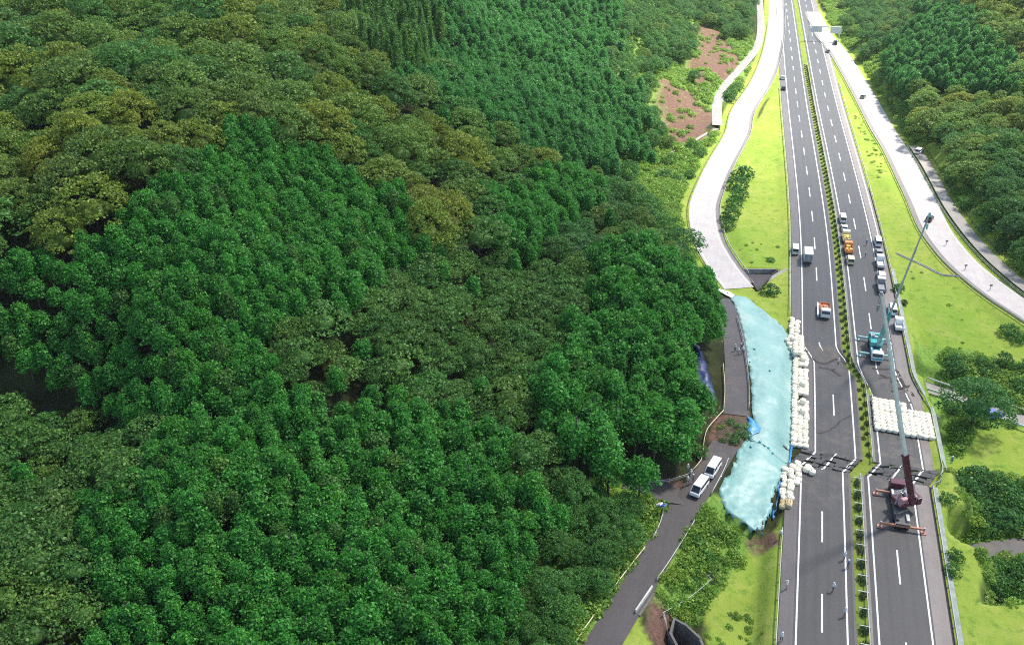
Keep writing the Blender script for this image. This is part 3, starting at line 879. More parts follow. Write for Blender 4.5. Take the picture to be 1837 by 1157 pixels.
fence('guardrail', 'cream guardrail right of the local road above the shrubs', 'guardrail', smooth_line(GP('1178,1044,.4 1196,1018,.4 1218,984,.4 1236,955,.5 1246,938,.6'), 2), 3, mat='rail', group='local road guardrails')
fence('guardrail', 'low rail between the white van and the tarpaulin', 'guardrail', smooth_line(GP('1276,890,1 1288,868,1.2 1298,848,1.5 1306,828,1.7'), 2), 3, mat='rail', group='local road guardrails')
fence('guardrail', 'bent cream guardrail by the slumped soil', 'guardrail', smooth_line(GP('1240,846,1.9 1258,826,2.1 1262,800,2.3 1264,785,2.4 1270,768,2.6 1284,752,2.7 1298,738,2.7'), 1.5), 2.5, mat='cream_paint', group='local road guardrails')
fence('guardrail', 'cream guardrail under the trees left of the cut off road', 'guardrail', smooth_line(GP('1298,738,2.7 1300,705,2.8 1299,680,2.8 1297,655,2.8'), 1.5), 3, mat='cream_paint', group='local road guardrails')
fence('barrier_fence', 'row of short white barriers above the junction', 'fence', smooth_line(GP('1163,864,2 1185,861,2 1205,858,2 1236,852,1.8'), 1), 1.6, h=.95, beams=((.8, .06, .10), (.45, .06, .10)), mat='rail', part='rail')
fence('guardrail', 'thin rail on the right edge of the cut off road beside the tarpaulin', 'guardrail', smooth_line(GP('1344,735,2.5 1343,690,2.6 1338,650,2.5 1332,610,2.3 1322,570,2'), 2), 3, mat='steel', group='local road guardrails')
fence('handrail', 'thin pale handrail at the edge of the underpass cutting', 'fence', smooth_line(GP('1190,1100,.3 1200,1120,.2 1214,1140,.1 1228,1165,0'), 1), 2, h=1.0, beams=((.95, .06, .06), (.5, .05, .05)), part='rail')
fence('handrail', 'thin fence across the grass below the drainage channel', 'fence', smooth_line(GP('1192,1098,.3 1216,1080,.2 1250,1055,.1 1278,1030,.1'), 1), 2.4, h=.9, beams=((.85, .06, .06),), part='rail')
fence('parapet_rail', 'white parapet rail on the lower road by the isolated tree', 'fence', smooth_line(GP('1655,700,-5.8 1705,716,-5.8 1760,742,-5.8 1837,770,-5.8 1880,782,-5.8'), 2), 3, h=1.0, beams=((.7, .12, .5),), mat='white_paint', zf=lambda p: np.full(len(p), -5.85), part='rail')
fence('parapet_rail', 'white far parapet rail of the lower road', 'fence', smooth_line(GP('1662,682,-5.8 1712,699,-5.8'), 2), 3, h=1.0, beams=((.7, .12, .4),), mat='white_paint', zf=lambda p: np.full(len(p), -5.85), part='rail')
fence('parapet_rail', 'white parapet rail at the right edge beyond the isolated tree', 'fence', smooth_line(GP('1812,732,-5.8 1837,740,-5.8 1880,756,-5.8'), 2), 3, h=1.0, beams=((.7, .12, .4),), mat='white_paint', zf=lambda p: np.full(len(p), -5.85), part='rail')

# dark drained basin in the triangular lawn
bs = thing('drain_basin', 'dark triangular drain basin sunk in the lawn tip beside the left slip road', 'drain basin', (*G(1362, 495), 0))
bq = np.array([G(1364, 495)]); bo = np.array(bs.location)[:2]
big_ = BASIN+(BASIN-BASIN.mean(0))*.04
fm_ = bpy.data.meshes.new('basin_floor'); fm_.from_pydata([(*(p-bo), -1.25) for p in big_], [], [(2, 1, 0)]); fm_.update(); link_mesh('basin_floor', fm_, M['mud'], bs)
for i_ in range(3):
    A = big_[i_]-bo; B = big_[(i_+1) % 3]-bo; d = B-A; L_ = float(np.hypot(*d)); c_ = (A+B)/2
    MB().box((c_[0], c_[1], -.62), (L_-.25-.004*i_, .22, 1.3+.004*i_), rz=math.atan2(d[1], d[0])).build('basin_wall', M['dark_gutter'] if i_ else M['concrete'], bs)
# drainage channels and retaining walls
def channel(label, pts, w, h=.35):
    pts = smooth_line(pts, 1.0); z = ground_z(pts)
    root = thing('drain_channel', label, 'drain', (*pts[0], z[0]), group=None)
    for nm, a, b, dz, mt in (('channel_wall', -w, -w*.6, .18, 'concrete'), ('channel_floor', -w*.6, w*.6, .03, 'gutter'), ('channel_wall', w*.6, w, .18, 'concrete')):
        T = np.gradient(pts, axis=0); T /= np.linalg.norm(T, axis=1)[:, None]; Nn = np.stack([T[:, 1], -T[:, 0]], 1)
        A = pts+Nn*a; B = pts+Nn*b
        rows = [np.column_stack([A, z-.3]), np.column_stack([A, z+dz]), np.column_stack([B, z+dz]), np.column_stack([B, z-.3])]
        V = np.stack(rows, 1).reshape(-1, 3)-np.array([*pts[0], z[0]]); m = len(pts)
        Fq = [(i*4+j, i*4+j+1, (i+1)*4+j+1, (i+1)*4+j) for i in range(m-1) for j in range(3)]
        link_mesh(nm, np_mesh(nm, V, Fq), M[mt], root)
    return root


channel('wide concrete drainage chute through the shrubs below the local road', GP('1240,975 1256,992 1270,1008 1290,1030'), .8)
channel('narrow concrete drain across the grass wedge left of the teal boom tip', GP('1608,452 1635,464 1662,476 1690,490 1720,496 1732,500'), .35)
channel('concrete drain rim along the upper side of the dark basin', GP('1334,482 1362,483 1400,484'), .4)
channel('concrete drain sloping from the basin to the expressway', GP('1352,522 1372,508 1392,492 1412,482'), .4)
channel('pale concrete drain climbing the scrub slope behind the left slip road', GP('1290,232 1250,252 1200,278 1150,305,1 1112,322,1.5'), .45)
wl = MB()
pit = [(*p, 0) for p in PIT]
root = thing('underpass', 'dark concrete underpass cutting at the bottom beside the local road', 'underpass', (float(PIT[:, 0].mean()), float(PIT[:, 1].mean()), -4.6))
rl = Vector(root.location)
for i, (a, b, top) in enumerate(((PIT[0], PIT[1], -.1), (PIT[1], PIT[2], -.15), (PIT[2], PIT[3], -.2), (PIT[5], PIT[0], -.05), (PIT[4], PIT[5], -.05))):
    A = Vector((*a, -4.8))-rl; B = Vector((*b, -4.8))-rl; d = (B-A); L = d.length
    mb = MB(); mb.box(((A+B)/2)+Vector((0, 0, (top+4.8)/2)), (L+.3-.002*i, .35+.004*i, top+4.8+.003*i), rz=math.atan2(d.y, d.x)); mb.build('retaining_wall', M['wall'], root)
c_ = PIT.mean(0); fl_ = MB(); fl_.box((0, 0, .03), (6.5, 6, .1), rz=.6); fl_.build('road_floor', M['asphalt_local'], root)
wall_b = thing('bridge_parapet', 'white concrete parapet where the local road crosses the underpass', 'parapet', (*G(1154, 1078, .6), .6))
a = Vector((*G(1140, 1098, .7), .7)); b = Vector((*G(1170, 1054, .7), .7)); q = Vector(wall_b.location)
MB().bar(a-q+Vector((0, 0, .2)), b-q+Vector((0, 0, .2)), .25, .7, .03).build('parapet_wall', M['rail'], wall_b)
MB().bar(a-q+Vector((.6, -.4, -.5)), b-q+Vector((.6, -.4, -.5)), .4, 1.0, .03).build('abutment', M['wall'], wall_b)


# ------------------------------------------------------------------ tarpaulins
def sheet(name, label, outline, mat, wr=.22, lift=.12, zs=None, grid=.55, seed=3, cat='tarpaulin', th=.04):
    P = np.asarray(outline, float)
    D = []
    for i in range(len(P)):
        a, b = P[i], P[(i+1) % len(P)]
        n = max(1, int(np.linalg.norm(b-a)/.5))
        for t in np.arange(n)/n: D.append(a+(b-a)*t)
    D = np.array(D); D = D+np.column_stack([vnoise(D[:, 0]*1.1, D[:, 1]*1.1, seed), vnoise(D[:, 0]*1.1, D[:, 1]*1.1, seed+1)])*.22
    lo, hi = D.min(0), D.max(0)
    g = np.stack(np.meshgrid(np.arange(lo[0], hi[0], grid), np.arange(lo[1], hi[1], grid)), -1).reshape(-1, 2)
    g = g+rng.uniform(-.12, .12, g.shape)
    g = g[inside(g, D)]; dd, _ = seg_dist(g, D, True); g = g[dd > grid*.5]
    pts = [Vector(p) for p in np.vstack([D, g])]; n = len(D)
    v2, e2, f2, *_ = mgeo.delaunay_2d_cdt(pts, [(i, (i+1) % n) for i in range(n)], [], 1, 1e-4)
    V2 = np.array([(v.x, v.y) for v in v2])
    z = ground_z(V2)+lift
    e, _ = seg_dist(V2, D, True)
    fold = np.abs(vnoise(V2[:, 0]*.55+V2[:, 1]*.12, V2[:, 1]*.16, seed+5))*1.2+.6*vnoise(V2[:, 0]*1.4, V2[:, 1]*.9, seed+8)
    z = z+wr*fold*sstep(e/.7)+.1*vnoise(V2[:, 0]*2, V2[:, 1]*2, seed+9)
    me = bpy.data.meshes.new(name); me.from_pydata(np.column_stack([V2, z]).tolist(), [], [list(f) for f in f2]); me.update()
    bm = bmesh.new(); bm.from_mesh(me)
    bmesh.ops.recalc_face_normals(bm, faces=bm.faces)
    if sum(f.normal.z for f in bm.faces) < 0: bmesh.ops.reverse_faces(bm, faces=bm.faces)
    bmesh.ops.solidify(bm, geom=list(bm.faces), thickness=th)
    bm.to_mesh(me); bm.free()
    o = link_mesh(name, me, mat, smooth=True); tag(o, label, cat)
    return o


TP = TARP_ALL.split()
up_idx = list(range(0, 13)); 
UPPER = GP(' '.join(TP[0:12])+' 1400,822,.4 1382,812,.8 1362,800,1.3 '+' '.join(TP[25:]))
LOWER = GP('1340,790,1.8 1362,797,1.4 1384,808,.9 1404,818,.5 1418,822,.3 '+' '.join(TP[12:25]))
UPZ = UPPER
sheet('tarpaulin', 'large pale teal tarpaulin between the cut off road and the sandbag row', UPPER, M['tarp'], .07, .14)
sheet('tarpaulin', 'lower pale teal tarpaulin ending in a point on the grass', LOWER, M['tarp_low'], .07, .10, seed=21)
sheet('blue_tarpaulin', 'crumpled bright blue sheet on the edge of the pale tarpaulin below the slumped soil', GP('1341,748,2.3 1352,755,2.3 1364,768,2 1362,778,1.9 1350,784,2 1343,790,2 1340,775,2.2'), M['tarp_blue'], .5, .30, seed=31, grid=.4)
sheet('blue_tarpaulin', 'narrow deep blue sheet edge tucked along the sandbag row', GP('1422,622,.3 1430,640,.3 1431,700,.3 1429,760,.3 1424,800,.4 1419,826,.4 1416,822,.4 1420,790,.4 1424,750,.3 1426,700,.3 1425,650,.3'), M['tarp_blue'], .25, .34, seed=35, grid=.35)
sheet('blue_tarpaulin', 'blue sheet edge along the lower sandbag pile', GP('1400,862,.4 1392,890,.3 1386,916,.1 1390,918,.1 1398,890,.3 1405,864,.4'), M['tarp_blue'], .2, .30, seed=37, grid=.35)
sheet('navy_tarpaulin', 'dark navy tarpaulin half hidden by trees left of the cut off road', GP('1240,622,3.2 1256,630,3.2 1268,660,3.2 1282,700,3 1284,716,3 1262,722,3.1 1254,700,3.2 1246,660,3.2'), M['tarp_dark'], .5, .4, seed=41)
sheet('tarp_strip', 'whitish plastic strip draped at the upper tip of the tarpaulin', GP('1244,478,2 1262,488,2 1278,500,1.8 1298,515,1.5 1318,530,1.3 1312,536,1.4 1292,522,1.6 1268,504,1.9 1246,484,2'), M['sign_white'], .3, .3, seed=43, grid=.4)
# small weights holding the sheets down
for px, py in ((1352, 637), (1380, 672), (1362, 801), (1370, 806), (1378, 808), (1386, 814), (1346, 810)):
    p = G(px, py, .9); q_ = MB(); q_.ball((0, 0, .12), (.34, .24, .16), 2); q_.ball((.22, .06, .10), (.14, .12, .10), 1)
    o = q_.build('weight_bag', M['teal_paint'], None, True); o.location = (p[0], p[1], gz(*p)+.16); o.rotation_euler = (0, 0, rnd.uniform(0, 6))
    tag(o, 'small dark teal weight bag lying on the pale teal tarpaulin', 'weight bag', 'weight bags on the tarpaulins')
# slumped soil between the two halves of the local road
def mound(name, label, outline, h, mat, seed):
    P = np.asarray(outline, float); lo, hi = P.min(0), P.max(0)
    g = np.stack(np.meshgrid(np.arange(lo[0], hi[0]+.4, .4), np.arange(lo[1], hi[1]+.4, .4)), -1); sh = g.shape[:2]; g = g.reshape(-1, 2)
    ins = inside(g, P); e, _ = seg_dist(g, P, True)
    z = ground_z(g)+np.where(ins, sstep(e/1.8)*h*(1+.6*vnoise(g[:, 0]*.8, g[:, 1]*.8, seed)+.4*vnoise(g[:, 0]*2, g[:, 1]*2, seed+1)), 0)+np.where(ins, .05, -.5)
    idx = np.arange(len(g)).reshape(sh)
    Fq = np.stack([idx[:-1, :-1].ravel(), idx[:-1, 1:].ravel(), idx[1:, 1:].ravel(), idx[1:, :-1].ravel()], 1)
    Fq = Fq[ins[Fq].any(1)]
    o = link_mesh(name, np_mesh(name, np.column_stack([g, z]), Fq), mat); tag(o, label, 'earth heap')
    return o


mound('soil_heap', 'brown slumped soil heap cutting the local road', GP('1284,760,2.5 1300,746,2.5 1342,748,2.3 1348,772,2 1332,798,2 1304,802,2 1284,790,2.2'), .34, M['soil'], 51)
HEAP_TUFTS = [(1296, 768), (1306, 782), (1318, 792), (1326, 770), (1338, 782), (1310, 760), (1332, 760), (1298, 790), (1322, 782), (1340, 766)]


# ------------------------------------------------------------------ sandbags
def bag_mesh(seed, tan=False):
    r = random.Random(seed); bm = bmesh.new()
    prof = [(0, .40), (.10, .54), (.35, .60), (.68, .60), (.90, .54), (.99, .36), (1.01, .12), (1.08, .08), (1.10, .02)]
    seg = 12; rings = []
    for z, q in prof:
        ring = []
        for k in range(seg):
            a = 2*math.pi*k/seg
            sq = 1/max(abs(math.cos(a)), abs(math.sin(a)))**.6
            rr = q*sq*(1+.05*math.sin(3*a+seed)+r.uniform(-.03, .03))
            ring.append(bm.verts.new((rr*math.cos(a), rr*math.sin(a), z+r.uniform(-.015, .015))))
        rings.append(ring)
    for i in range(len(rings)-1):
        for k in range(seg): bm.faces.new((rings[i][k], rings[i][(k+1) % seg], rings[i+1][(k+1) % seg], rings[i+1][k]))
    bm.faces.new(rings[-1]); bm.faces.new(rings[0][::-1])
    for a in (.6, 2.2, 3.7, 5.3):          # lifting loops
        g = bmesh.ops.create_cube(bm, size=1)['verts']
        bmesh.ops.transform(bm, matrix=Matrix.Translation((.30*math.cos(a), .30*math.sin(a), 1.10)) @ Matrix.Rotation(a, 4, 'Z') @ Matrix.Diagonal((.05, .14, .16, 1)), verts=g)
    me = bpy.data.meshes.new('sandbag'); bm.to_mesh(me); bm.free()
    return me


BAGS = [bag_mesh(i) for i in range(4)]
BAGT = [m.copy() for m in BAGS[:2]]
nbag = 0


def bag(x, y, z, label, group, tan=False, s=1.0):
    global nbag
    me = rnd.choice(BAGT if tan else BAGS)
    o = link_mesh('sandbag', me, M['sack_tan'] if tan else M['sack'], smooth=True)
    o.location = (x, y, z); o.rotation_euler = (R(rnd.uniform(-5, 5)), R(rnd.uniform(-5, 5)), rnd.choice((0, 1.57, 3.14, 4.71))+rnd.uniform(-.13, .13)); o.scale = (s*rnd.uniform(.96, 1.06), s*rnd.uniform(.96, 1.06), rnd.uniform(.72, .95))
    tag(o, label, 'sandbag', group); nbag += 1


# long row between tarpaulin and left carriageway, following the slipped edge
for j, y in enumerate(np.arange(154.6, 194, 1.16)):
    t = (y-154)/40
    gap = abs(y-171.5) < .7 or abs(y-183.5) < .4
    for i in range(3):
        if gap and i != 2: continue
        x = RX(10.5, y)+.15-1.05*(i)+rnd.uniform(-.12, .12)+(.35 if y > 186 else 0)
        z = max(gz(x, y), -.75)
        z = gz(x, y)
        bag(x, y+rnd.uniform(-.12, .12), z, ('white sandbag in the road side line of the long row by the left carriageway', 'white sandbag in the middle line of the long row by the left carriageway', 'white sandbag in the line of the long row touching the tarpaulin')[i], 'long row of sandbags beside the tarpaulin')
    if j % 3 == 0 and not gap and rnd.random() < .6:
        x = RX(10.5, y)-.5; bag(x, y+.4, gz(x, y)+.80, 'white sandbag stacked on top of the long row by the left carriageway', 'sandbags on top of the long row')
# far pile across the shoulder
FP = GP('1411,578 1427,572 1432,590 1442,622 1446,636 1424,640 1418,615')
g = np.stack(np.meshgrid(np.arange(FP[:, 0].min(), FP[:, 0].max(), 1.15), np.arange(FP[:, 1].min(), FP[:, 1].max(), 1.2)), -1).reshape(-1, 2)
for p in g[inside(g, FP)]:
    bag(p[0]+rnd.uniform(-.2, .2), p[1]+rnd.uniform(-.2, .2), max(gz(*p), 0)+.02, 'white sandbag heaped at the far end of the tarpaulin across the shoulder', 'far heap of sandbags')
# near pile
NP = GP('1404,838 1432,832 1441,850 1438,866 1426,872 1424,905 1420,916 1408,916 1392,912 1394,884 1398,856')
g = np.stack(np.meshgrid(np.arange(NP[:, 0].min(), NP[:, 0].max(), 1.12), np.arange(NP[:, 1].min(), NP[:, 1].max(), 1.15)), -1).reshape(-1, 2)
for p in g[inside(g, NP)]:
    tan = p[1] < G(1410, 896)[1] and p[0] > G(1404, 905)[0]
    bag(p[0]+rnd.uniform(-.2, .2), p[1]+rnd.uniform(-.2, .2), gz(*p)+.02, 'tan sandbag at the near foot of the lower heap beside the shoulder' if tan else 'white sandbag in the heap at the lower right edge of the tarpaulin', 'near heap of sandbags', tan)
for px, py in ((1446, 846), (1452, 846), (1449, 841), (1456, 850)):
    p = G(px, py); bag(p[0], p[1], .02, 'white sandbag lying loose in front of the broken left carriageway', 'loose sandbags on the left carriageway')
# block across the right carriageway
z0 = -DROP
ys = [164.4+1.12*k for k in range(10)]
for j, y in enumerate(ys):
    for i in range(10):
        x = RX(24.0, y)+1.1*i+.2
        if i > 5 and j >= 8: continue
        bag(x+rnd.uniform(-.05, .05), y+rnd.uniform(-.05, .05)-(0.5 if i > 4 else 0), float(RZ(x-2, y))+.02, 'white sandbag inside the neat block across the right carriageway' if not (j == 0) else 'white sandbag in the front face of the block across the right carriageway', 'block of sandbags on the right carriageway')


# ------------------------------------------------------------------ vehicles
def wheels(root, pts, r=.33, w=.22):
    me = None
    for (x, y) in pts:
        if me is None:
            b = MB(); b.cyl((-w/2, 0, 0), (w/2, 0, 0), r, 16); b.cyl((-w/2-.015, 0, 0), (w/2+.015, 0, 0), r*.55, 10)
            me = bpy.data.meshes.new('wheel'); b.bm.to_mesh(me); b.bm.free()
        o = link_mesh('wheel', me, M['tyre'], root); o.location = (x, y, r)


def car(label, x, y, z, rz, paint, kind='car', group=None, cat=None):
    """kinds: car, van, wagon; local +Y is forward"""
    spec = dict(car=(4.3, 1.72, 1.45), van=(4.75, 1.75, 1.95), wagon=(4.6, 1.8, 1.75))[kind]
    Ln, Wd, Ht = spec
    root = thing(dict(car='parked_car', van='parked_van', wagon='parked_wagon')[kind], label, cat or kind, (x, y, z), rz, group)
    h = Ln/2; hb = Ht*.55
    MB().prism([(-h, .28), (-h, hb), (h*.55, hb), (h*.96, hb*.86), (h, .45), (h*.97, .28)], -Wd/2, Wd/2, .07).build('body', M[paint], root)
    if kind == 'car': pr = [(-h*.86, hb), (-h*.62, Ht), (h*.12, Ht), (h*.50, hb)]
    elif kind == 'van': pr = [(-h*.99, hb), (-h*.95, Ht), (h*.52, Ht), (h*.86, hb)]
    else: pr = [(-h*.97, hb), (-h*.86, Ht), (h*.22, Ht), (h*.58, hb)]
    gl = [(yy, min(zz, Ht-.10)) for yy, zz in pr]
    MB().prism(gl, -Wd/2+.06, Wd/2-.06, .03, .12).build('windows', M['glass'], root)
    zr = Ht-.09; y0, y1 = pr[1][0], pr[2][0]
    MB().box((0, (y0+y1)/2, zr), (Wd-.34, (y1-y0)+.08, .16), bev=.05).build('roof', M[paint], root)
    for sx in (-1, 1):
        b = MB(); xa = sx*(Wd/2-.07); xb = sx*(Wd/2-.16)
        b.bar((xb, pr[1][0]+.05, Ht-.1), (xb, pr[2][0]-.02, Ht-.1), .09, .08)
        for yb, yt in ((pr[0][0]+.05, pr[1][0]+.05), (0.05, 0.05), (pr[3][0]-.05, pr[2][0]-.02)):
            b.bar((xa, yb, hb-.02), (xb, yt, Ht-.1), .09, .09)
        b.build('window_frame', M[paint], root)
    wheels(root, [(sx*(Wd/2-.10), sy*h*.62) for sx in (-1, 1) for sy in (-1, 1)])
    for sx in (-1, 1):
        MB().box((sx*(Wd/2-.25), h*.975, .62), (.34, .10, .16), bev=.03).build('headlight', M['sign_white'], root)
        MB().box((sx*(Wd/2-.17), -h-.005, .78), (.16, .05, .26), bev=.01).build('tail_light', M['rust_orange'], root)
    return root


def truck(label, x, y, z, rz, cab='white_paint', bed='white_paint', kind='box', L=6.6, Wd=2.1, group=None, load=None):
    root = thing('parked_truck', label, 'truck', (x, y, z), rz, group)
    h = L/2
    MB().box((0, 0, .72), (Wd*.42, L*.97, .22)).build('chassis', M['dark_paint'], root)
    c0 = h-1.75
    MB().prism([(c0, .5), (c0, 2.28), (h-.32, 2.32), (h-.02, 1.35), (h, .5)], -Wd/2+.04, Wd/2-.04, .06).build('cab', M[cab], root)
    MB().prism([(h-.30, 2.1), (h-.06, 1.40), (h-.02, 1.40), (h-.26, 2.12)], -Wd/2+.16, Wd/2-.16).build('windscreen', M['glass'], root)
    for sx in (-1, 1):
        MB().box((sx*(Wd/2-.035), h-.95, 1.75), (.03, .85, .55)).build('side_window', M['glass'], root)
    bl = L-1.75-.12; bc = -h+bl/2
    if kind == 'box':
        MB().box((0, bc, 1.0+1.05), (Wd, bl, 2.2), bev=.04).build('cargo_box', M[bed], root)
        b = MB(); b.box((-Wd/4, -h-.012, 2.0), (Wd/2-.1, .03, 1.9)); b.box((Wd/4, -h-.012, 2.0), (Wd/2-.1, .03, 1.9)); b.build('rear_door', M['grey_paint'], root)
    else:
        MB().box((0, bc, .93), (Wd, bl, .14)).build('flatbed', M[bed], root)
        for nm, c, d in (('side_board', (-Wd/2+.03, bc, 1.27), (.06, bl, .52)), ('side_board', (Wd/2-.03, bc, 1.27), (.06, bl, .52)), ('tail_board', (0, -h+.03, 1.27), (Wd-.13, .06, .52))):
            MB().box(c, d).build(nm, M[bed], root)
        MB().box((0, c0-.14, 1.6), (Wd-.1, .08, 1.15)).build('headboard', M[bed], root)
        if load:
            b = MB()
            for k in range(5):
                b.box((rnd.uniform(-.5, .5), bc+rnd.uniform(-.35, .35)*bl, 1.3+rnd.uniform(0, .25)), (rnd.uniform(.5, 1.0), rnd.uniform(.6, 1.2), rnd.uniform(.3, .7)), rz=rnd.uniform(-.3, .3), bev=.04)
            b.build('load', M[load], root)
    wheels(root, [(sx*(Wd/2-.16), yy) for sx in (-1, 1) for yy in (h-.95, -h+1.2, -h+2.1)], .42, .28)
    for sx in (-1, 1): MB().box((sx*(Wd/2-.2), -h-.02, .72), (.28, .06, .16)).build('tail_light', M['rust_orange'], root)
    return root


def at(px, py, z=0.0): p = G(px, py, z); return p[0], p[1], z


yaw_at = lambda y: math.atan2(-(float(road_c(y+5))-float(road_c(y-5))), 10)
x, y, z = at(1448, 466); truck('white box truck alone in the left carriageway', x, y, .01, yaw_at(y), 'white_paint', 'white_paint', 'box', 6.8, 2.2)
x, y, z = at(1426, 452); car('white van on the left shoulder beside the box truck', x, y, .01, yaw_at(y), 'white_paint', 'van')
x, y, z = at(1479, 563); truck('orange and white works truck with open bed beside the median', x, y, .01, yaw_at(y)+math.pi, 'white_paint', 'orange_paint', 'bed', 6.0, 2.2, load='rust_orange')
bar_ = MB(); bar_.box((0, 0, .55), (.5, 6.0, .35), bev=.03); bar_.box((0, -2.4, .2), (.4, .2, .4)); bar_.box((0, 2.4, .2), (.4, .2, .4))
o = bar_.build('barrier_plank', M['white_paint']); x, y, z = at(1467, 559); o.location = (x, y, .02); tag(o, 'long white barrier plank on the asphalt left of the orange works truck', 'barrier')
for px, py, lab, cabm, bedm, kd, L in ((1511, 396, 'white van at the far end of the queue by the median', 'white_paint', '', 'van', 0), (1514, 412, 'white car second from the far end of the queue by the median', 'white_paint', '', 'car', 0),
                              (1517, 431, 'cream flatbed truck ahead of the orange truck by the median', 'white_paint', 'cream_paint', 'bed', 5.6), (1521, 452, 'orange truck in the queue by the median', 'orange_paint', 'orange_paint', 'bed', 5.6),
                              (1525, 470, 'yellow patrol car nearest in the queue by the median', 'cream_paint', '', 'wagon', 0)):
    x, y, z = at(px, py)
    if kd in ('car', 'van', 'wagon'): car(lab, x, y, .01, yaw_at(y), cabm, kd, 'vehicles queued by the median')
    else: truck(lab, x, y, .01, yaw_at(y), cabm, bedm, kd, L, group='vehicles queued by the median', load='yellow_paint')
for px, py, lab, cabm, bedm, kd, L in ((1574, 438, 'white van at the far end of the shoulder row', 'white_paint', '', 'van', 0), (1576, 456, 'grey car behind the far van in the shoulder row', 'grey_paint', '', 'car', 0), (1578, 477, 'white flatbed truck in the shoulder row', 'white_paint', 'sign_white', 'bed', 6.0),
                              (1580, 499, 'white car with dark windscreen in the shoulder row', 'white_paint', '', 'wagon', 0), (1580, 519, 'grey flatbed truck nearest in the shoulder row', 'white_paint', 'grey_paint', 'bed', 6.4),
                              (1600, 560, 'white van on the shoulder behind the teal crane boom', 'white_paint', '', 'van', 0), (1611, 590, 'small pale pickup at the verge beside the teal crane', 'white_paint', 'white_paint', 'bed', 4.6)):
    x, y, z = at(px, py)
    if kd in ('car', 'van', 'wagon'): car(lab, x, y, .01, yaw_at(y), cabm, kd, 'vehicles on the right shoulder')
    else: truck(lab, x, y, .01, yaw_at(y), cabm, bedm, kd, L, Wd=1.9, group='vehicles on the right shoulder')
for px, py, lab, mt, kd in ((1404, 142, 'white car on the far left shoulder at the tip of the lawn', 'white_paint', 'car'), (1405, 161, 'dark car on the far left shoulder behind the white one', 'dark_paint', 'car'), (1498, 80, 'dark car at the start of the right slip road', 'dark_paint', 'van'),
                            (1485, 94, 'grey car stopped where the right slip road leaves', 'grey_paint', 'car'), (1548, 176, 'small grey car on the right slip road', 'grey_paint', 'car'), (1667, 395, 'small dark car on the right slip road near the teal boom tip', 'dark_paint', 'car')):
    x, y, z = at(px, py); car(lab, x, y, .03, yaw_at(y)-.35*(px > 1520), mt, kd)
x, y, z = at(1648, 274, 1.05); car('white and dark car at the end of the service track', x, y, 1.03, -.35, 'white_paint', 'wagon')
dv = lambda a, b, zz: math.atan2(-(G(*a, zz)[0]-G(*b, zz)[0]), G(*a, zz)[1]-G(*b, zz)[1])
h_ = dv((1292, 815), (1262, 862), 1.6)
x, y, z = at(1278, 846, 1.75); car('white van parked higher on the local road by the soil heap', x, y, 1.72, h_+math.pi, 'white_paint', 'van')
x, y, z = at(1254, 880, 1.2); car('white van parked just above the road junction', x, y, 1.22, h_+math.pi-.05, 'white_paint', 'van')
x, y, z = at(1778, 748, -5.9); car('blue and white car on the lower road under the isolated tree', x, y, -5.88, -1.15, 'blue_paint', 'wagon')


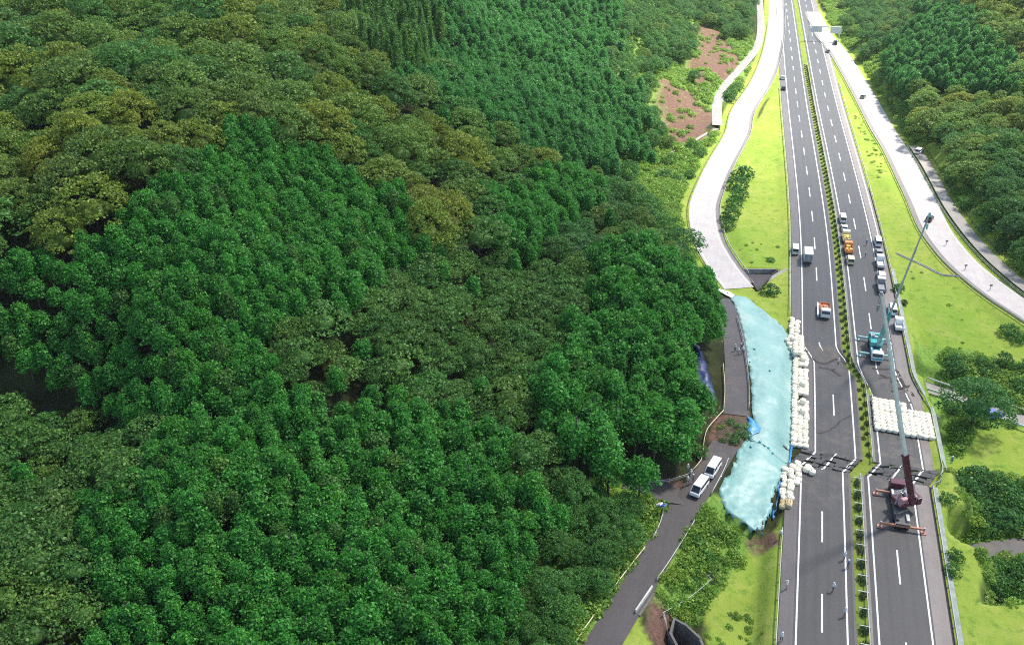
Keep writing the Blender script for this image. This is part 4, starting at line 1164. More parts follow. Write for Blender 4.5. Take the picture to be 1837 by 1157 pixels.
# ------------------------------------------------------------------ crane trucks
def crane(label, loc, rz, foot, tip, paint, cabpaint, legpaint, carrier, front, secs, jib=None, hook=None, L=10.5, slew=None):
    """carrier local +Y forward; the boom runs from foot to tip (world)"""
    root = thing('crane_truck', label, 'crane truck', loc, rz)
    inv = (Matrix.Translation(loc) @ Matrix.Rotation(rz, 4, 'Z')).inverted()
    lf = inv @ Vector(foot); lt = inv @ Vector(tip)
    h = L/2
    MB().box((0, 0, 1.05), (2.3, L, .55), bev=.06).build('carrier_deck', M[carrier], root)
    MB().prism([(h-1.9, .6), (h-1.9, 2.35), (h-.35, 2.35), (h-.03, 1.5), (h, .6)], -1.2, 1.2, .07).build('driver_cab', M[front], root)
    MB().prism([(h-.33, 2.2), (h-.07, 1.55), (h-.02, 1.55), (h-.28, 2.22)], -1.05, 1.05).build('windscreen', M['glass'], root)
    wheels(root, [(sx*1.05, yy) for sx in (-1, 1) for yy in (h-1.2, h-2.6, -h+1.0, -h+2.4)], .55, .38)
    for sx in (-1, 1):
        MB().box((sx*.85, -h+1.5, 1.52), (.55, 1.7, .42), bev=.04).build('tool_box', M['dark_paint'] if sx < 0 else M['steel'], root)
        MB().box((sx*.95, h-3.4, 1.50), (.35, 1.3, .36), bev=.03).build('fender', M['sign_white'], root)
    MB().box((0, -h+.12, 1.0), (2.45, .18, .5), bev=.03).build('rear_bumper', M['yellow_paint'], root)
    for yy in (-h+.15, h-2.6):
        bb = root
        b = MB(); b.bar((-3.5, yy, .82), (3.5, yy, .82), .34, .34, .02); ob = b.build('outrigger_beam', M[legpaint], root)
        for sx in (-1, 1):
            o = MB().cyl((sx*3.45, yy, .14), (sx*3.45, yy, 1.15), .13, 10).build('jack', M['steel'], ob)
            MB().box((sx*3.45, yy, .06), (.9, .9, .12), bev=.02).build('jack_pad', M[legpaint], ob)
    # slewing upper works, turned towards the boom
    d = lt-lf; az = math.atan2(-d.x, d.y)
    up_ = bpy.data.objects.new('upper_works', None); COL.objects.link(up_); up_.parent = root; up_.location = (0, -.6, 1.35); up_.rotation_euler = (0, 0, az)
    MB().cyl((0, 0, 0), (0, 0, .35), 1.05, 20).build('turntable', M['dark_paint'], up_)
    MB().box((0, -.6, .80), (2.6, 3.2, .9), bev=.08).build('slew_frame', M[paint], up_)
    MB().box((0, -2.65, 1.0), (2.9, 1.0, 1.4), bev=.10).build('counterweight', M[paint], up_)
    MB().prism([(-.4, .7), (-.4, 2.05), (.75, 2.05), (1.15, 1.2), (1.15, .7)], -1.25, -.45, .05).build('operator_cab', M[cabpaint], up_)
    MB().prism([(.66, 1.98), (1.04, 1.24), (1.12, 1.24), (.75, 2.0)], -1.18, -.52).build('cab_window', M['glass'], up_)
    MB().cyl((-.35, -1.3, 1.4), (.55, -1.3, 1.4), .34, 14).build('winch_drum', M['steel'], up_)
    b = MB()
    for sx in (-1, 1):
        b.bar((sx*1.15, -2.1, 1.25), (sx*1.15, -2.1, 2.1), .06); b.bar((sx*1.15, .2, 1.25), (sx*1.15, .2, 2.1), .06); b.bar((sx*1.15, -2.1, 2.1), (sx*1.15, .2, 2.1), .06)
    b.bar((-1.15, -2.1, 2.1), (1.15, -2.1, 2.1), .06); b.build('guard_rail', M['sign_white'], up_)
    MB().box((.75, -1.7, 1.55), (.8, 1.2, .7), bev=.06).build('engine_cover', M['grey_paint'], up_)
    # telescopic boom
    b0 = lf; Ln = d.length; u = d.normalized(); w0 = .95
    acc = 0
    ups = MB()
    for i, (fr, mt, w) in enumerate(secs):
        a = b0+u*(acc*Ln); acc += fr; e = b0+u*(acc*Ln)
        mb = MB(); mb.bar(a-u*(.6 if i else 0), e, w, w*1.15, .05); mb.bar(e-u*.35, e, w+.09, w*1.15+.09, .03)
        mb.build('boom_section', M[mt], root)
    head = b0+u*Ln
    sheave = MB(); sheave.box(head, (.4, .5, .6), bev=.08); sheave.cyl(head+Vector((-.22, .15, -.25)), head+Vector((.22, .15, -.25)), .26, 12); sheave.build('boom_head', M[hook or paint], root)
    # luffing cylinder
    piv = Vector((0, -.6, 1.9))+Vector((-math.sin(az), math.cos(az), 0))*1.1
    m_ = MB(); m_.cyl(piv, (piv+(b0+u*Ln*.13))/2, .2, 10); m_.cyl((piv+(b0+u*Ln*.13))/2, b0+u*Ln*.13, .12, 10); m_.build('luffing_cylinder', M['steel'], root)
    # hoist rope and hook block
    hk = head+Vector((.0, .25, -2.2))
    m_ = MB(); m_.cyl(head+Vector((-.1, .25, 0)), hk+Vector((-.1, 0, 0)), .025, 6); m_.cyl(head+Vector((.1, .25, 0)), hk+Vector((.1, 0, 0)), .025, 6); m_.build('hoist_rope', M['dark_paint'], root)
    m_ = MB(); m_.box(hk, (.36, .28, .6), bev=.06); m_.cyl(hk+Vector((0, 0, -.75)), hk+Vector((0, 0, -.35)), .12, 8, .2); m_.build('hook_block', M[hook or paint], root)
    return root


def on_ray(px, py, foot, L):
    """point on the sight line of a boom tip that lies L metres from the boom foot (the farther one)"""
    d = ray(px, py); f = np.array(foot)-CP
    b = d@f; c = f@f-L*L; disc = b*b-c
    t = b+math.sqrt(max(disc, 0))
    if disc < 0: print('boom tip not reachable, nearest used', px, py, math.sqrt(f@f-b*b))
    return t, CP+d*t


x1, y1 = G(1611, 912, 0)
loc1 = (x1, y1, .02)
foot1 = (x1+1.7, y1-1.6, 2.6)
t_, tip1 = on_ray(1581, 527, foot1, 46.0)
d_ = ray(1581, 527); f_ = np.array(foot1)-CP; b_ = d_@f_; disc_ = b_*b_-(f_@f_-46.0**2)
print('maroon tip options', CP+d_*(b_-math.sqrt(max(disc_, 0))), CP+d_*(b_+math.sqrt(max(disc_, 0))))
tip1 = CP+d_*(b_+(0 if disc_ < 0 else -1)*math.sqrt(max(disc_, 0)))
crane('maroon crane truck with grey telescopic boom in front of the sandbag block', loc1, R(2), foot1, tuple(tip1), 'maroon_paint', 'pink_paint', 'rust_orange', 'dim_deck', 'maroon_paint',
      ((.27, 'maroon_paint', .78), (.25, 'boom_grey', .54), (.25, 'boom_grey', .46), (.23, 'boom_grey', .38)), L=11.5, hook='grey_paint')
x2, y2 = G(1569, 632, 0)
loc2 = (x2, y2, .02)
foot2 = (x2+.4, y2-.2, 3.0)
d_ = ray(1668, 384); f_ = np.array(foot2)-CP; b_ = d_@f_; disc_ = b_*b_-(f_@f_-44.0**2)
print('teal tip options', disc_, CP+d_*(b_-math.sqrt(max(disc_, 0))), CP+d_*(b_+math.sqrt(max(disc_, 0))))
tip2 = CP+d_*(b_-math.sqrt(max(disc_, 0)))
crane('teal crane truck with its boom raised over the grass wedge', loc2, R(1)+math.pi, foot2, tuple(tip2), 'teal_paint', 'teal_light', 'teal_light', 'teal_paint', 'white_paint',
      ((.26, 'teal_paint', .72), (.26, 'boom_dim', .38), (.25, 'boom_dim', .32), (.23, 'boom_dim', .27)), L=10, hook='teal_light')


# ------------------------------------------------------------------ people
def person_mesh(pose):
    J = {'pel': (0, 0, .95), 'sp': (0, .01, 1.15), 'ch': (0, .02, 1.36), 'nk': (0, .03, 1.50), 'hd': (0, .05, 1.60), 'ht': (0, .05, 1.72)}
    st = .16 if pose == 1 else .05
    for s, nm in ((-1, 'l'), (1, 'r')):
        f = st*s
        J['hip'+nm] = (.10*s, 0, .90); J['kn'+nm] = (.11*s, f+.03, .50); J['an'+nm] = (.12*s, f*1.4-.03, .09); J['to'+nm] = (.14*s, f*1.4+.16, .04)
        J['sh'+nm] = (.19*s, .01, 1.42)
        if pose == 2 and s == 1: J['el'+nm] = (.28, .22, 1.25); J['wr'+nm] = (.22, .44, 1.36); hd = (0, .8, .2)
        else: J['el'+nm] = (.26*s, -f*.8-.02, 1.14); J['wr'+nm] = (.27*s, -f*1.2+.08, .90); hd = (0, .15, -1)
        hv = Vector(hd).normalized(); w = Vector(J['wr'+nm])
        J['pm'+nm] = tuple(w+hv*.08)
        for k in range(4):
            o = Vector((0, (k-1.5)*.019, 0)) if abs(hv.z) > .5 else Vector(((k-1.5)*.019, 0, 0))
            ln = (.075, .085, .08, .065)[k]
            J['f%d%sa' % (k, nm)] = tuple(w+hv*.095+o*1.1); J['f%d%sb' % (k, nm)] = tuple(w+hv*(.095+ln*.55)+o*1.25+Vector((-s*.008, 0, 0))); J['f%d%sc' % (k, nm)] = tuple(w+hv*(.095+ln)+o*1.3+Vector((-s*.026, .0, 0)))
        J['t'+nm+'a'] = tuple(w+hv*.04+Vector((-s*.012, .035, 0))); J['t'+nm+'b'] = tuple(w+hv*.09+Vector((-s*.02, .055, 0)))
    E = [('pel', 'sp'), ('sp', 'ch'), ('ch', 'nk'), ('nk', 'hd'), ('hd', 'ht')]
    for nm in 'lr':
        E += [('pel', 'hip'+nm), ('hip'+nm, 'kn'+nm), ('kn'+nm, 'an'+nm), ('an'+nm, 'to'+nm), ('ch', 'sh'+nm), ('sh'+nm, 'el'+nm), ('el'+nm, 'wr'+nm), ('wr'+nm, 'pm'+nm), ('wr'+nm, 't'+nm+'a'), ('t'+nm+'a', 't'+nm+'b')]
        for k in range(4): E += [('pm'+nm, 'f%d%sa' % (k, nm)), ('f%d%sa' % (k, nm), 'f%d%sb' % (k, nm)), ('f%d%sb' % (k, nm), 'f%d%sc' % (k, nm))]
    rad = dict(pel=(.15, .12), sp=(.14, .11), ch=(.17, .12), nk=(.06, .06), hd=(.085, .10), ht=(.06, .075))
    for nm in 'lr':
        rad.update({'hip'+nm: (.09, .10), 'kn'+nm: (.062, .065), 'an'+nm: (.045, .05), 'to'+nm: (.04, .03), 'sh'+nm: (.065, .07), 'el'+nm: (.045, .045), 'wr'+nm: (.032, .028), 'pm'+nm: (.038, .02), 't'+nm+'a': (.011, .011), 't'+nm+'b': (.009, .009)})
        for k in range(4):
            for c in 'abc': rad['f%d%s%s' % (k, nm, c)] = (.009, .009)
    names = list(J); me = bpy.data.meshes.new('person_skel')
    me.from_pydata([J[n] for n in names], [(names.index(a), names.index(b)) for a, b in E], []); me.update()
    ob = bpy.data.objects.new('person_skel', me); COL.objects.link(ob)
    sk = ob.modifiers.new('skin', 'SKIN'); sk.use_smooth_shade = True; ss = ob.modifiers.new('sub', 'SUBSURF'); ss.levels = 1; ss.render_levels = 1
    for i, n in enumerate(names): me.skin_vertices[0].data[i].radius = rad[n]
    me.skin_vertices[0].data[0].use_root = True
    dg = bpy.context.evaluated_depsgraph_get(); out = bpy.data.meshes.new_from_object(ob.evaluated_get(dg)); out.name = 'person'
    bpy.data.objects.remove(ob); bpy.data.meshes.remove(me)
    return out


def person_variant(base, shirt, trou):
    me = base.copy(); me.materials.clear()
    for m in (M['skin'], M[shirt], M[trou], M['dark_paint']): me.materials.append(m)
    mi = []
    for p in me.polygons:
        c = p.center
        hand = abs(c.x) > .17 and c.z < .92 or c.y > .36
        mi.append(3 if c.z < .12 else 0 if (c.z > 1.5 or hand) else 1 if c.z > .93 else 2)
    me.polygons.foreach_set('material_index', mi)
    return me


PB = [person_mesh(k) for k in range(3)]
hm = MB(); hm.ball((0, .05, 1.68), (.125, .145, .105), 2); hm.cyl((0, .07, 1.655), (0, .07, 1.67), .155, 16)
HELM = bpy.data.meshes.new('helmet'); hm.bm.to_mesh(HELM); hm.bm.free()
fm = MB(); fm.ball((0, .165, 1.595), (.016, .024, .022), 1)
for s in (-1, 1): fm.ball((.035*s, .145, 1.625), (.014, .010, .010), 1); fm.ball((.095*s, .05, 1.60), (.014, .03, .04), 1)
fm.box((0, .148, 1.545), (.05, .012, .012)); FACE = bpy.data.meshes.new('face'); fm.bm.to_mesh(FACE); fm.bm.free()
PV = {}


def person(px, py, z, rz, label, shirt='shirt_white', trou='trousers', pose=0, helmet=True, group=None):
    key = (pose, shirt, trou)
    if key not in PV: PV[key] = person_variant(PB[pose], shirt, trou)
    x, y = G(px, py, z)
    r = link_mesh('person', PV[key], M[shirt], smooth=True); r.location = (x, y, z); r.rotation_euler = (0, 0, rz)
    tag(r, label, 'person', group)
    link_mesh('face', FACE, M['skin'], r)
    link_mesh('helmet' if helmet else 'hair', HELM, M['sign_white'] if helmet else M['dark_paint'], r)
    return r


for a in ((1514, 1004, .03, .4, 'person in white top beside the right edge line, farther of the pair', 'shirt_white', 'trousers_grey', 0), (1521, 1018, .03, 2.0, 'person in white helmet standing on the median verge near the edge line', 'shirt_blue', 'trousers', 2),
          (1494, 1060, .03, .3, 'person walking in the middle of the left carriageway', 'shirt_white', 'trousers', 1), (1515, 1105, .03, .6, 'person walking along the right edge line at the bottom', 'shirt_white', 'trousers', 1),
          (1411, 1056, .03, 1.2, 'person on the left shoulder by the guardrail, farther one', 'shirt_white', 'trousers_grey', 2), (1401, 1149, .03, -.5, 'person on the left shoulder at the bottom edge', 'shirt_white', 'trousers', 0),
          (1400, 965, .03, 2.5, 'person by the guardrail above the soil patch', 'shirt_white', 'trousers', 0),
          (1357, 958, -.3, 1, 'person in pale blue at the lower point of the tarpaulin', 'shirt_blue', 'trousers', 2), (1366, 956, -.3, 4, 'person in white at the lower point of the tarpaulin', 'shirt_white', 'trousers', 0),
          (1318, 630, 2.5, 0, 'person in white on the cut off road, left of the small group', 'shirt_white', 'trousers', 0), (1324, 636, 2.5, 1, 'person in the middle of the small group on the cut off road', 'shirt_white', 'trousers_grey', 1),
          (1329, 628, 2.5, 2, 'person in dark clothes in the small group on the cut off road', 'shirt_blue', 'trousers', 0), (1332, 634, 2.5, 3, 'person at the tarpaulin edge of the small group on the cut off road', 'shirt_white', 'trousers', 2),
          (1233, 846, 1.8, 0, 'person in white left of the bent guardrail, beside the parked vans', 'shirt_white', 'trousers_grey', 0), (1239, 856, 1.7, 1, 'person in pale clothes standing by the white vans', 'shirt_white', 'trousers_grey', 1), (1243, 864, 1.6, 2, 'person in blue top standing nearest the lower white van', 'shirt_blue', 'trousers_grey', 2),
          (1233, 868, 1.5, 3, 'person at the right end of the short white barriers', 'shirt_white', 'trousers_grey', 0), (1503, 655, -.3, 0, 'person with white helmet at the far bend of the left carriageway', 'shirt_white', 'trousers', 0),
          (1554, 440, .03, 0, 'person in dark clothes between the two rows of vehicles', 'shirt_blue', 'trousers', 1), (1552, 462, .03, 1, 'person standing nearer between the two rows of vehicles', 'trousers_grey', 'trousers', 0), (1706, 832, -.3, 0, 'person with white helmet at the kink of the guardrail on the right verge', 'shirt_blue', 'trousers', 0)):
    person(*a)

# ------------------------------------------------------------------ signs
g0 = thing('sign_gantry', 'white overhead sign gantry across the far right carriageway', 'gantry', (*G(1484, 74, 0), 0), yaw_at(500))
for xx in (-9.5, 5.5): MB().cyl((xx, 0, 0), (xx, 0, 7.2), .22, 10).build('gantry_post', M['sign_white'], g0)
MB().box((-2, 0, 7.0), (16, .4, .5)).build('cross_beam', M['sign_white'], g0)
MB().box((-6.0, -.3, 5.6), (5.2, .15, 2.8), bev=.03).build('sign_panel', M['sign_white'], g0)
MB().box((3.4, -.3, 5.5), (5.2, .15, 3.2), bev=.03).build('sign_panel', M['sign_white'], g0)
s0 = thing('road_sign', 'blue and white sign leaning beside the road junction', 'road sign', (*G(1190, 925, .9), .8), .5)
MB().cyl((0, 0, 0), (0, .2, 2.2), .07, 8).build('post', M['rail'], s0)
MB().box((-.15, .2, 2.2), (.75, .25, 1.2), rot=Euler((.9, 0, .6))).build('sign_panel', M['blue_paint'], s0)
MB().box((-.8, .35, 2.5), (.75, .25, 1.1), rot=Euler((.9, 0, .6))).build('sign_panel', M['white_paint'], s0)
for px, py, lab in ((1697, 440, 'small grey marker post on the right slip road below the teal boom tip'), (1731, 484, 'small grey marker post midway along the right slip road edge'), (1776, 520, 'small grey marker post near the right end of the slip road')):
    b = MB(); b.cyl((0, 0, 0), (0, 0, 1.2), .08, 8); b.box((0, 0, 1.25), (.7, .1, .5), bev=.02); o = b.build('marker_post', M['grey_paint']); o.location = (*G(px, py), 0); tag(o, lab, 'marker post', 'marker posts along the right slip road')
o = MB().box((0, 0, .45), (1.0, .6, .9), bev=.05).build('control_box', M['cream_paint']); o.location = (*G(1683, 742, -3), gz(*G(1683, 742, -3))); tag(o, 'small cream box on the bank right of the sandbag block', 'control box')

# ------------------------------------------------------------------ vegetation: crowns of many small leaf sprays
def leaves(C, Nrm, size, r, asp=.62, curl=0.0):
    C = np.asarray(C); Nrm = Nrm/np.linalg.norm(Nrm, axis=1)[:, None]
    a = r.normal(size=C.shape); T = np.cross(Nrm, a); T /= np.linalg.norm(T, axis=1)[:, None]+1e-9
    B = np.cross(Nrm, T); s = np.asarray(size)[:, None]
    V = np.stack([C-T*s*.5, C+B*s*.5*asp, C+T*s*.5-Nrm*s*.12, C-B*s*.5*asp], 1).reshape(-1, 3)
    Fq = np.arange(len(V)).reshape(-1, 4)
    return V, Fq


def core(profile, seg=7, jit=.12, r=None):
    V, Fq = [], []
    for z, q in profile:
        for k in range(seg):
            a = 2*math.pi*k/seg; qq = q*(1+r.uniform(-jit, jit)); V.append((qq*math.cos(a), qq*math.sin(a), z))
    for i in range(len(profile)-1):
        for k in range(seg): Fq.append((i*seg+k, i*seg+(k+1) % seg, (i+1)*seg+(k+1) % seg, (i+1)*seg+k))
    return np.array(V), np.array(Fq)


def crown_mesh(name, parts):
    Vs, Fs, k = [], [], 0
    for V, Fq in parts:
        Vs.append(V); Fs.append(Fq+k); k += len(V)
    return np_mesh(name, np.vstack(Vs), np.vstack(Fs))


def conifer_crown(seed, H=8.6, z0=4.4, Rr=2.0, pw=.44, boughs=76, per=24, ls=.44, droop=.10):
    r = np.random.default_rng(seed); C, N, S = [], [], []
    lean = r.normal(0, .15, 2)
    for b in range(boughs):
        t = (b+r.uniform(0, 1))/boughs; t = 1-(1-t)**.75 if False else t
        z = z0+(H-z0)*t; q = Rr*(1-t)**pw*(.80+.4*r.random()); a = b*2.39996+r.uniform(-.4, .4)
        tip = np.array([q*math.cos(a)+lean[0]*t, q*math.sin(a)+lean[1]*t, z-droop*q])
        out = np.array([math.cos(a), math.sin(a), .55+.6*t])
        n = per if t < .9 else per//2
        p = tip+r.normal(size=(n, 3))*np.array([.30, .30, .20])-np.outer(r.random(n)*.55, out*np.array([1, 1, -.1]))*q*.5
        C.append(p); N.append(out+r.normal(size=(n, 3))*1.1); S.append(ls*r.uniform(.6, 1.25, n))
    V, Fq = leaves(np.vstack(C), np.vstack(N), np.concatenate(S), r)
    cv = core([(z0-.3, Rr*.30), (z0+.6, Rr*.55), (z0+(H-z0)*.4, Rr*.46*(1-.3*(pw > .7))), (z0+(H-z0)*.66, Rr*.22), (z0+(H-z0)*.8, .05)], r=r)
    return crown_mesh('crown', [(V, Fq), cv])


def broad_crown(seed, Rr=4.2, Hc=4.6, z0=4.0, lobes=84, per=50, ls=.40, flat=1.0, lob=.92):
    r = np.random.default_rng(seed); C, N, S = [], [], []
    ax = r.uniform(.85, 1.15, 2); ph = r.uniform(0, 6.3, 3)
    for b in range(lobes):
        u = (b+.5)/lobes; zc = 1-u*1.12; a = b*2.39996+r.uniform(-.35, .35)
        q = math.sqrt(max(0, 1-max(zc, 0)**2)); bump_ = 1+.16*math.sin(2*a+ph[0])+.12*math.sin(3*a+ph[1])+r.uniform(-.12, .12)
        c = np.array([Rr*q*math.cos(a)*ax[0]*bump_, Rr*q*math.sin(a)*ax[1]*bump_, z0+Hc*max(zc, -.1)*(.86+.28*r.random())])
        lr_ = lob*r.uniform(.75, 1.3)
        d = r.normal(size=(per, 3)); d[:, 2] = np.abs(d[:, 2])*.9-.15; d /= np.linalg.norm(d, axis=1)[:, None]
        p = c+d*lr_*np.array([1, 1, .62*flat])*r.uniform(.75, 1.05, per)[:, None]
        C.append(p); N.append(d+np.array([0, 0, .4])+r.normal(size=(per, 3))*.8); S.append(ls*r.uniform(.6, 1.3, per))
    V, Fq = leaves(np.vstack(C), np.vstack(N), np.concatenate(S), r, .7)
    cv = core([(z0-.9, Rr*.34), (z0-.4, Rr*.58), (z0+Hc*.12, Rr*.48), (z0+Hc*.26, Rr*.28), (z0+Hc*.32, .1)], seg=9, r=r)
    return crown_mesh('crown', [(V, Fq), cv])


def trunk_mesh(H, r0, r1, limbs=0, seed=0, spread=2.0):
    r = random.Random(seed); b = MB(); b.cyl((0, 0, -.6), (0, 0, H*.55), r0, 8, (r0+r1)/2); b.cyl((0, 0, H*.54), (.1, .05, H), (r0+r1)/2, 8, r1)
    for k in range(limbs):
        a = k*2.4+r.uniform(-.3, .3); z = H*r.uniform(.45, .75)
        b.cyl((0, 0, z), (spread*math.cos(a), spread*math.sin(a), z+spread*.8), r1*.9, 6, r1*.3)
    me = bpy.data.meshes.new('trunk'); b.bm.to_mesh(me); b.bm.free(); me.materials.append(M['bark']); return me


def withmat(me, mat):
    m = me.copy(); m.materials.clear(); m.materials.append(mat); return m


CON = [conifer_crown(100+i, H=8.1+.42*(i % 4), Rr=1.75+.14*(i % 5), pw=(.38, .50, .62, .44)[i % 4], boughs=70+6*(i % 3)) for i in range(9)]
CED = [conifer_crown(140+i, H=13.5+.8*i, z0=2.5, Rr=1.9, pw=.95, boughs=105, per=13, ls=.5, droop=.25) for i in range(3)]
BRD = [broad_crown(200+i, Rr=3.9+.25*(i % 3), Hc=4.2+.5*(i % 3)) for i in range(6)]
LAY = [broad_crown(230+i, Rr=3.1, Hc=2.5, z0=4.6, lobes=50, per=36, ls=.40, flat=.6, lob=.85) for i in range(4)]
SHR = [broad_crown(260+i, Rr=1.15, Hc=1.25, z0=.35, lobes=26, per=20, ls=.30, lob=.40) for i in range(4)]
SCR = [broad_crown(280+i, Rr=.95, Hc=.75, z0=.12, lobes=16, per=13, ls=.34, lob=.42) for i in range(4)]
KIND = {}
KIND['cypress'] = ([withmat(m, M['cypress']) for m in CON], trunk_mesh(9, .16, .06, 0, 1))
KIND['farcypress'] = ([withmat(m, M['cypress_far']) for m in CON], KIND['cypress'][1])
KIND['cedar'] = ([withmat(m, M['cedar']) for m in CED], trunk_mesh(11, .2, .06, 0, 2))
KIND['bright'] = ([withmat(m, M['cedar']) for m in CON], KIND['cypress'][1])
KIND['yellow'] = ([withmat(m, M['olive_yellow']) for m in BRD], trunk_mesh(5.5, .30, .14, 5, 3))
KIND['olive'] = ([withmat(m, M['olive']) for m in BRD], trunk_mesh(5.5, .30, .14, 5, 3))
M['layer'] = leaf_mat('flat_crown_leaf', (.026, .075, .014), (.070, .185, .034), (.20, .37, .085), .36)
KIND['layer'] = ([withmat(m, M['layer']) for m in LAY], trunk_mesh(5.2, .22, .10, 5, 4, 1.6))
KIND['dark_layer'] = ([withmat(m, M['shrub']) for m in LAY], KIND['layer'][1])
KIND['green'] = ([withmat(m, M['shrub']) for m in BRD], KIND['olive'][1])
KIND['dark'] = ([withmat(m, M['darkleaf']) for m in BRD], KIND['olive'][1])
KIND['shrub'] = ([withmat(m, M['shrub']) for m in SHR], None)
KIND['darkshrub'] = ([withmat(m, M['darkleaf']) for m in SHR], None)
KIND['scrub'] = ([withmat(m, M['scrub']) for m in SCR], None)
KIND['hedge'] = ([withmat(m, M['hedge']) for m in SHR], None)

# stands, outlined on the survey picture; the first that holds a tree's foot wins
ST = [
 ('gap', 'none', 0, 0, '0,668 70,676 150,702 230,722 300,728 300,752 262,770 220,772 150,748 90,730 -300,722 -300,660'),
 ('gap', 'none', 0, 0, '285,330 310,318 322,345 300,365 286,352'), ('gap', 'none', 0, 0, '160,118 190,110 190,140 165,148'),
 ('gap', 'none', 0, 0, '498,675 540,680 560,700 520,702 496,690'), ('gap', 'none', 0, 0, '962,980 990,975 992,1050 972,1062 962,1030'), ('gap', 'none', 0, 0, '940,690 985,672 992,700 950,730'),
 ('gap', 'none', 0, 0, '1230,572 1262,572 1298,640 1306,742 1262,738 1238,670'),
 ('gap', 'none', 0, 0, '1100,308 1150,288 1235,222 1290,205 1250,300 1228,370 1246,455 1205,420 1150,352'),
 ('gap', 'none', 0, 0, '1180,90 1215,60 1250,120 1240,170 1190,190'), ('gap', 'none', 0, 0, '1300,60 1345,40 1352,95 1320,110'), ('gap', 'none', 0, 0, '1110,70 1140,40 1165,110 1150,160'),
 ('cedars', 'cedar', 2.9, 1.0, '575,-200 760,-200 790,40 780,130 700,130 640,70 590,30'),
 ('topconifers', 'farcypress', 2.6, .95, '760,-300 1130,-300 1100,60 1085,110 1150,200 1160,265 1070,292 960,270 900,240 800,215 720,150 690,132 790,130'),
 ('oliveband', 'olive', 6.3, 1.1, '560,262 700,200 800,215 900,240 965,275 1000,310 880,330 850,400 780,420 720,330'),
 ('midconifers', 'cypress', 2.4, .9, '880,320 1000,300 1075,330 1060,400 960,430 880,420 850,400'),
 ('slopebroad', 'dark', 5.2, .85, '1060,290 1115,310 1170,370 1235,440 1260,490 1200,480 1080,470 960,450 960,430 1060,400'),
 ('bandplantation', 'cypress', 2.25, .90, '-300,500 0,480 130,470 200,395 310,335 400,240 470,215 560,262 720,300 780,420 760,470 640,500 560,560 520,620 500,680 330,730 230,722 150,702 0,668 -300,660'),
 ('layeredmid', 'layer', 4.0, 1.0, '500,690 520,620 560,560 640,500 760,470 860,440 960,450 1050,480 1050,560 1000,620 970,740 1000,800 960,830 860,770 700,725 560,695'),
 ('rightdark', 'cypress', 2.7, 1.15, '1050,480 1200,470 1270,490 1300,530 1320,620 1310,700 1270,740 1260,830 1180,860 1100,860 1000,800 970,740 1000,620 1050,560'),
 ('leftlayer', 'layer', 4.3, 1.1, '-300,722 90,730 150,748 262,770 330,760 250,830 200,870 130,960 160,1060 150,1157 150,1400 -300,1400'),
 ('youngwood', 'green', 4.0, .62, '960,840 1100,862 1180,880 1195,930 1170,980 1110,1040 1040,1130 1000,1200 880,1400 860,1157 960,1030 992,950'),
 ('bottomplantation', 'cypress', 2.2, .90, '330,760 480,700 560,690 700,725 860,770 960,830 995,900 990,960 960,1030 890,1157 870,1400 150,1400 150,1157 160,1060 130,960 200,870 250,830'),
 ('roadbroad', 'dark', 4.6, .72, '1100,-300 1340,-300 1345,20 1330,70 1300,60 1240,20 1260,120 1200,160 1180,240 1150,200 1085,110 1100,60'),
 ('farhill', 'farcypress', 2.9, .95, '1585,100 1620,60 1660,20 1700,5 1760,40 1790,90 1837,120 1900,150 1900,170 1800,165 1700,165 1620,165 1590,140'),
 ('farolive', 'olive', 6.5, 1.0, '1660,-300 2100,-300 2100,170 1837,120 1790,90 1760,40 1700,5 1650,-10'),
 ('rightolive', 'olive', 5.5, .9, '1640,165 1720,160 1900,165 2000,200 2000,240 1700,235 1640,200'),
 ('rightshade', 'dark', 5.2, .95, '1632,200 1700,235 2000,240 2000,270 1700,285 1660,285 1640,250'),
 ('rightwood', 'dark', 5.0, .9, '1672,285 1760,265 2000,265 2700,265 2700,900 2150,670 1990,560 1837,455 1770,395 1712,340'),
 ('valleywood', 'green', 5.2, .75, '1935,660 2150,740 2700,960 2700,1500 1935,1500 1935,1100 1960,1000 1960,800'),
 ('farroad', 'dark', 4.2, .6, '1545,-200 1660,-200 1640,30 1590,60 1560,60 1530,10'),
]
ST = [(n, k, sp, sc, PX(p)) for n, k, sp, sc, p in ST]
# candidates: jittered points over the country in view, each given its stand by where it stands on the hillside
gxs, gys = np.meshgrid(np.arange(-330, 300, 1.45), np.arange(40, 860, 1.45))
CAND = np.column_stack([gxs.ravel(), gys.ravel()]); CAND = CAND+rng.uniform(-.7, .7, CAND.shape)
px_, py_, dp_ = proj(CAND[:, 0], CAND[:, 1], np.full(len(CAND), 20.0))
CAND = CAND[(dp_ > 30) & (px_ > -500) & (px_ < 2650) & (py_ > -500) & (py_ < 1700)]
cz = ground_z(CAND)
px_, py_, dp_ = proj(CAND[:, 0], CAND[:, 1], cz+6.0)
ok = (px_ > -140) & (px_ < 2450) & (py_ > -110) & (py_ < 1400)
CAND, cz, px_, py_, dp_ = CAND[ok], cz[ok], px_[ok], py_[ok], dp_[ok]
stand = np.full(len(CAND), -1); PQ = np.column_stack([px_, py_])
PQ = PQ+np.column_stack([vnoise(CAND[:, 0]*.08, CAND[:, 1]*.08, 71), vnoise(CAND[:, 0]*.08, CAND[:, 1]*.08, 72)])*26+np.column_stack([vnoise(CAND[:, 0]*.3, CAND[:, 1]*.3, 73), vnoise(CAND[:, 0]*.3, CAND[:, 1]*.3, 74)])*17
for i in range(len(ST)-1, -1, -1): stand[inside(PQ, ST[i][4])] = i
iA_ = len(ST); ST.append(('upperolive', 'olive', 7.0, 1.22, None))
stand[(stand == -1) & (PQ[:, 0] < 900) & (PQ[:, 1] < 520)] = iA_


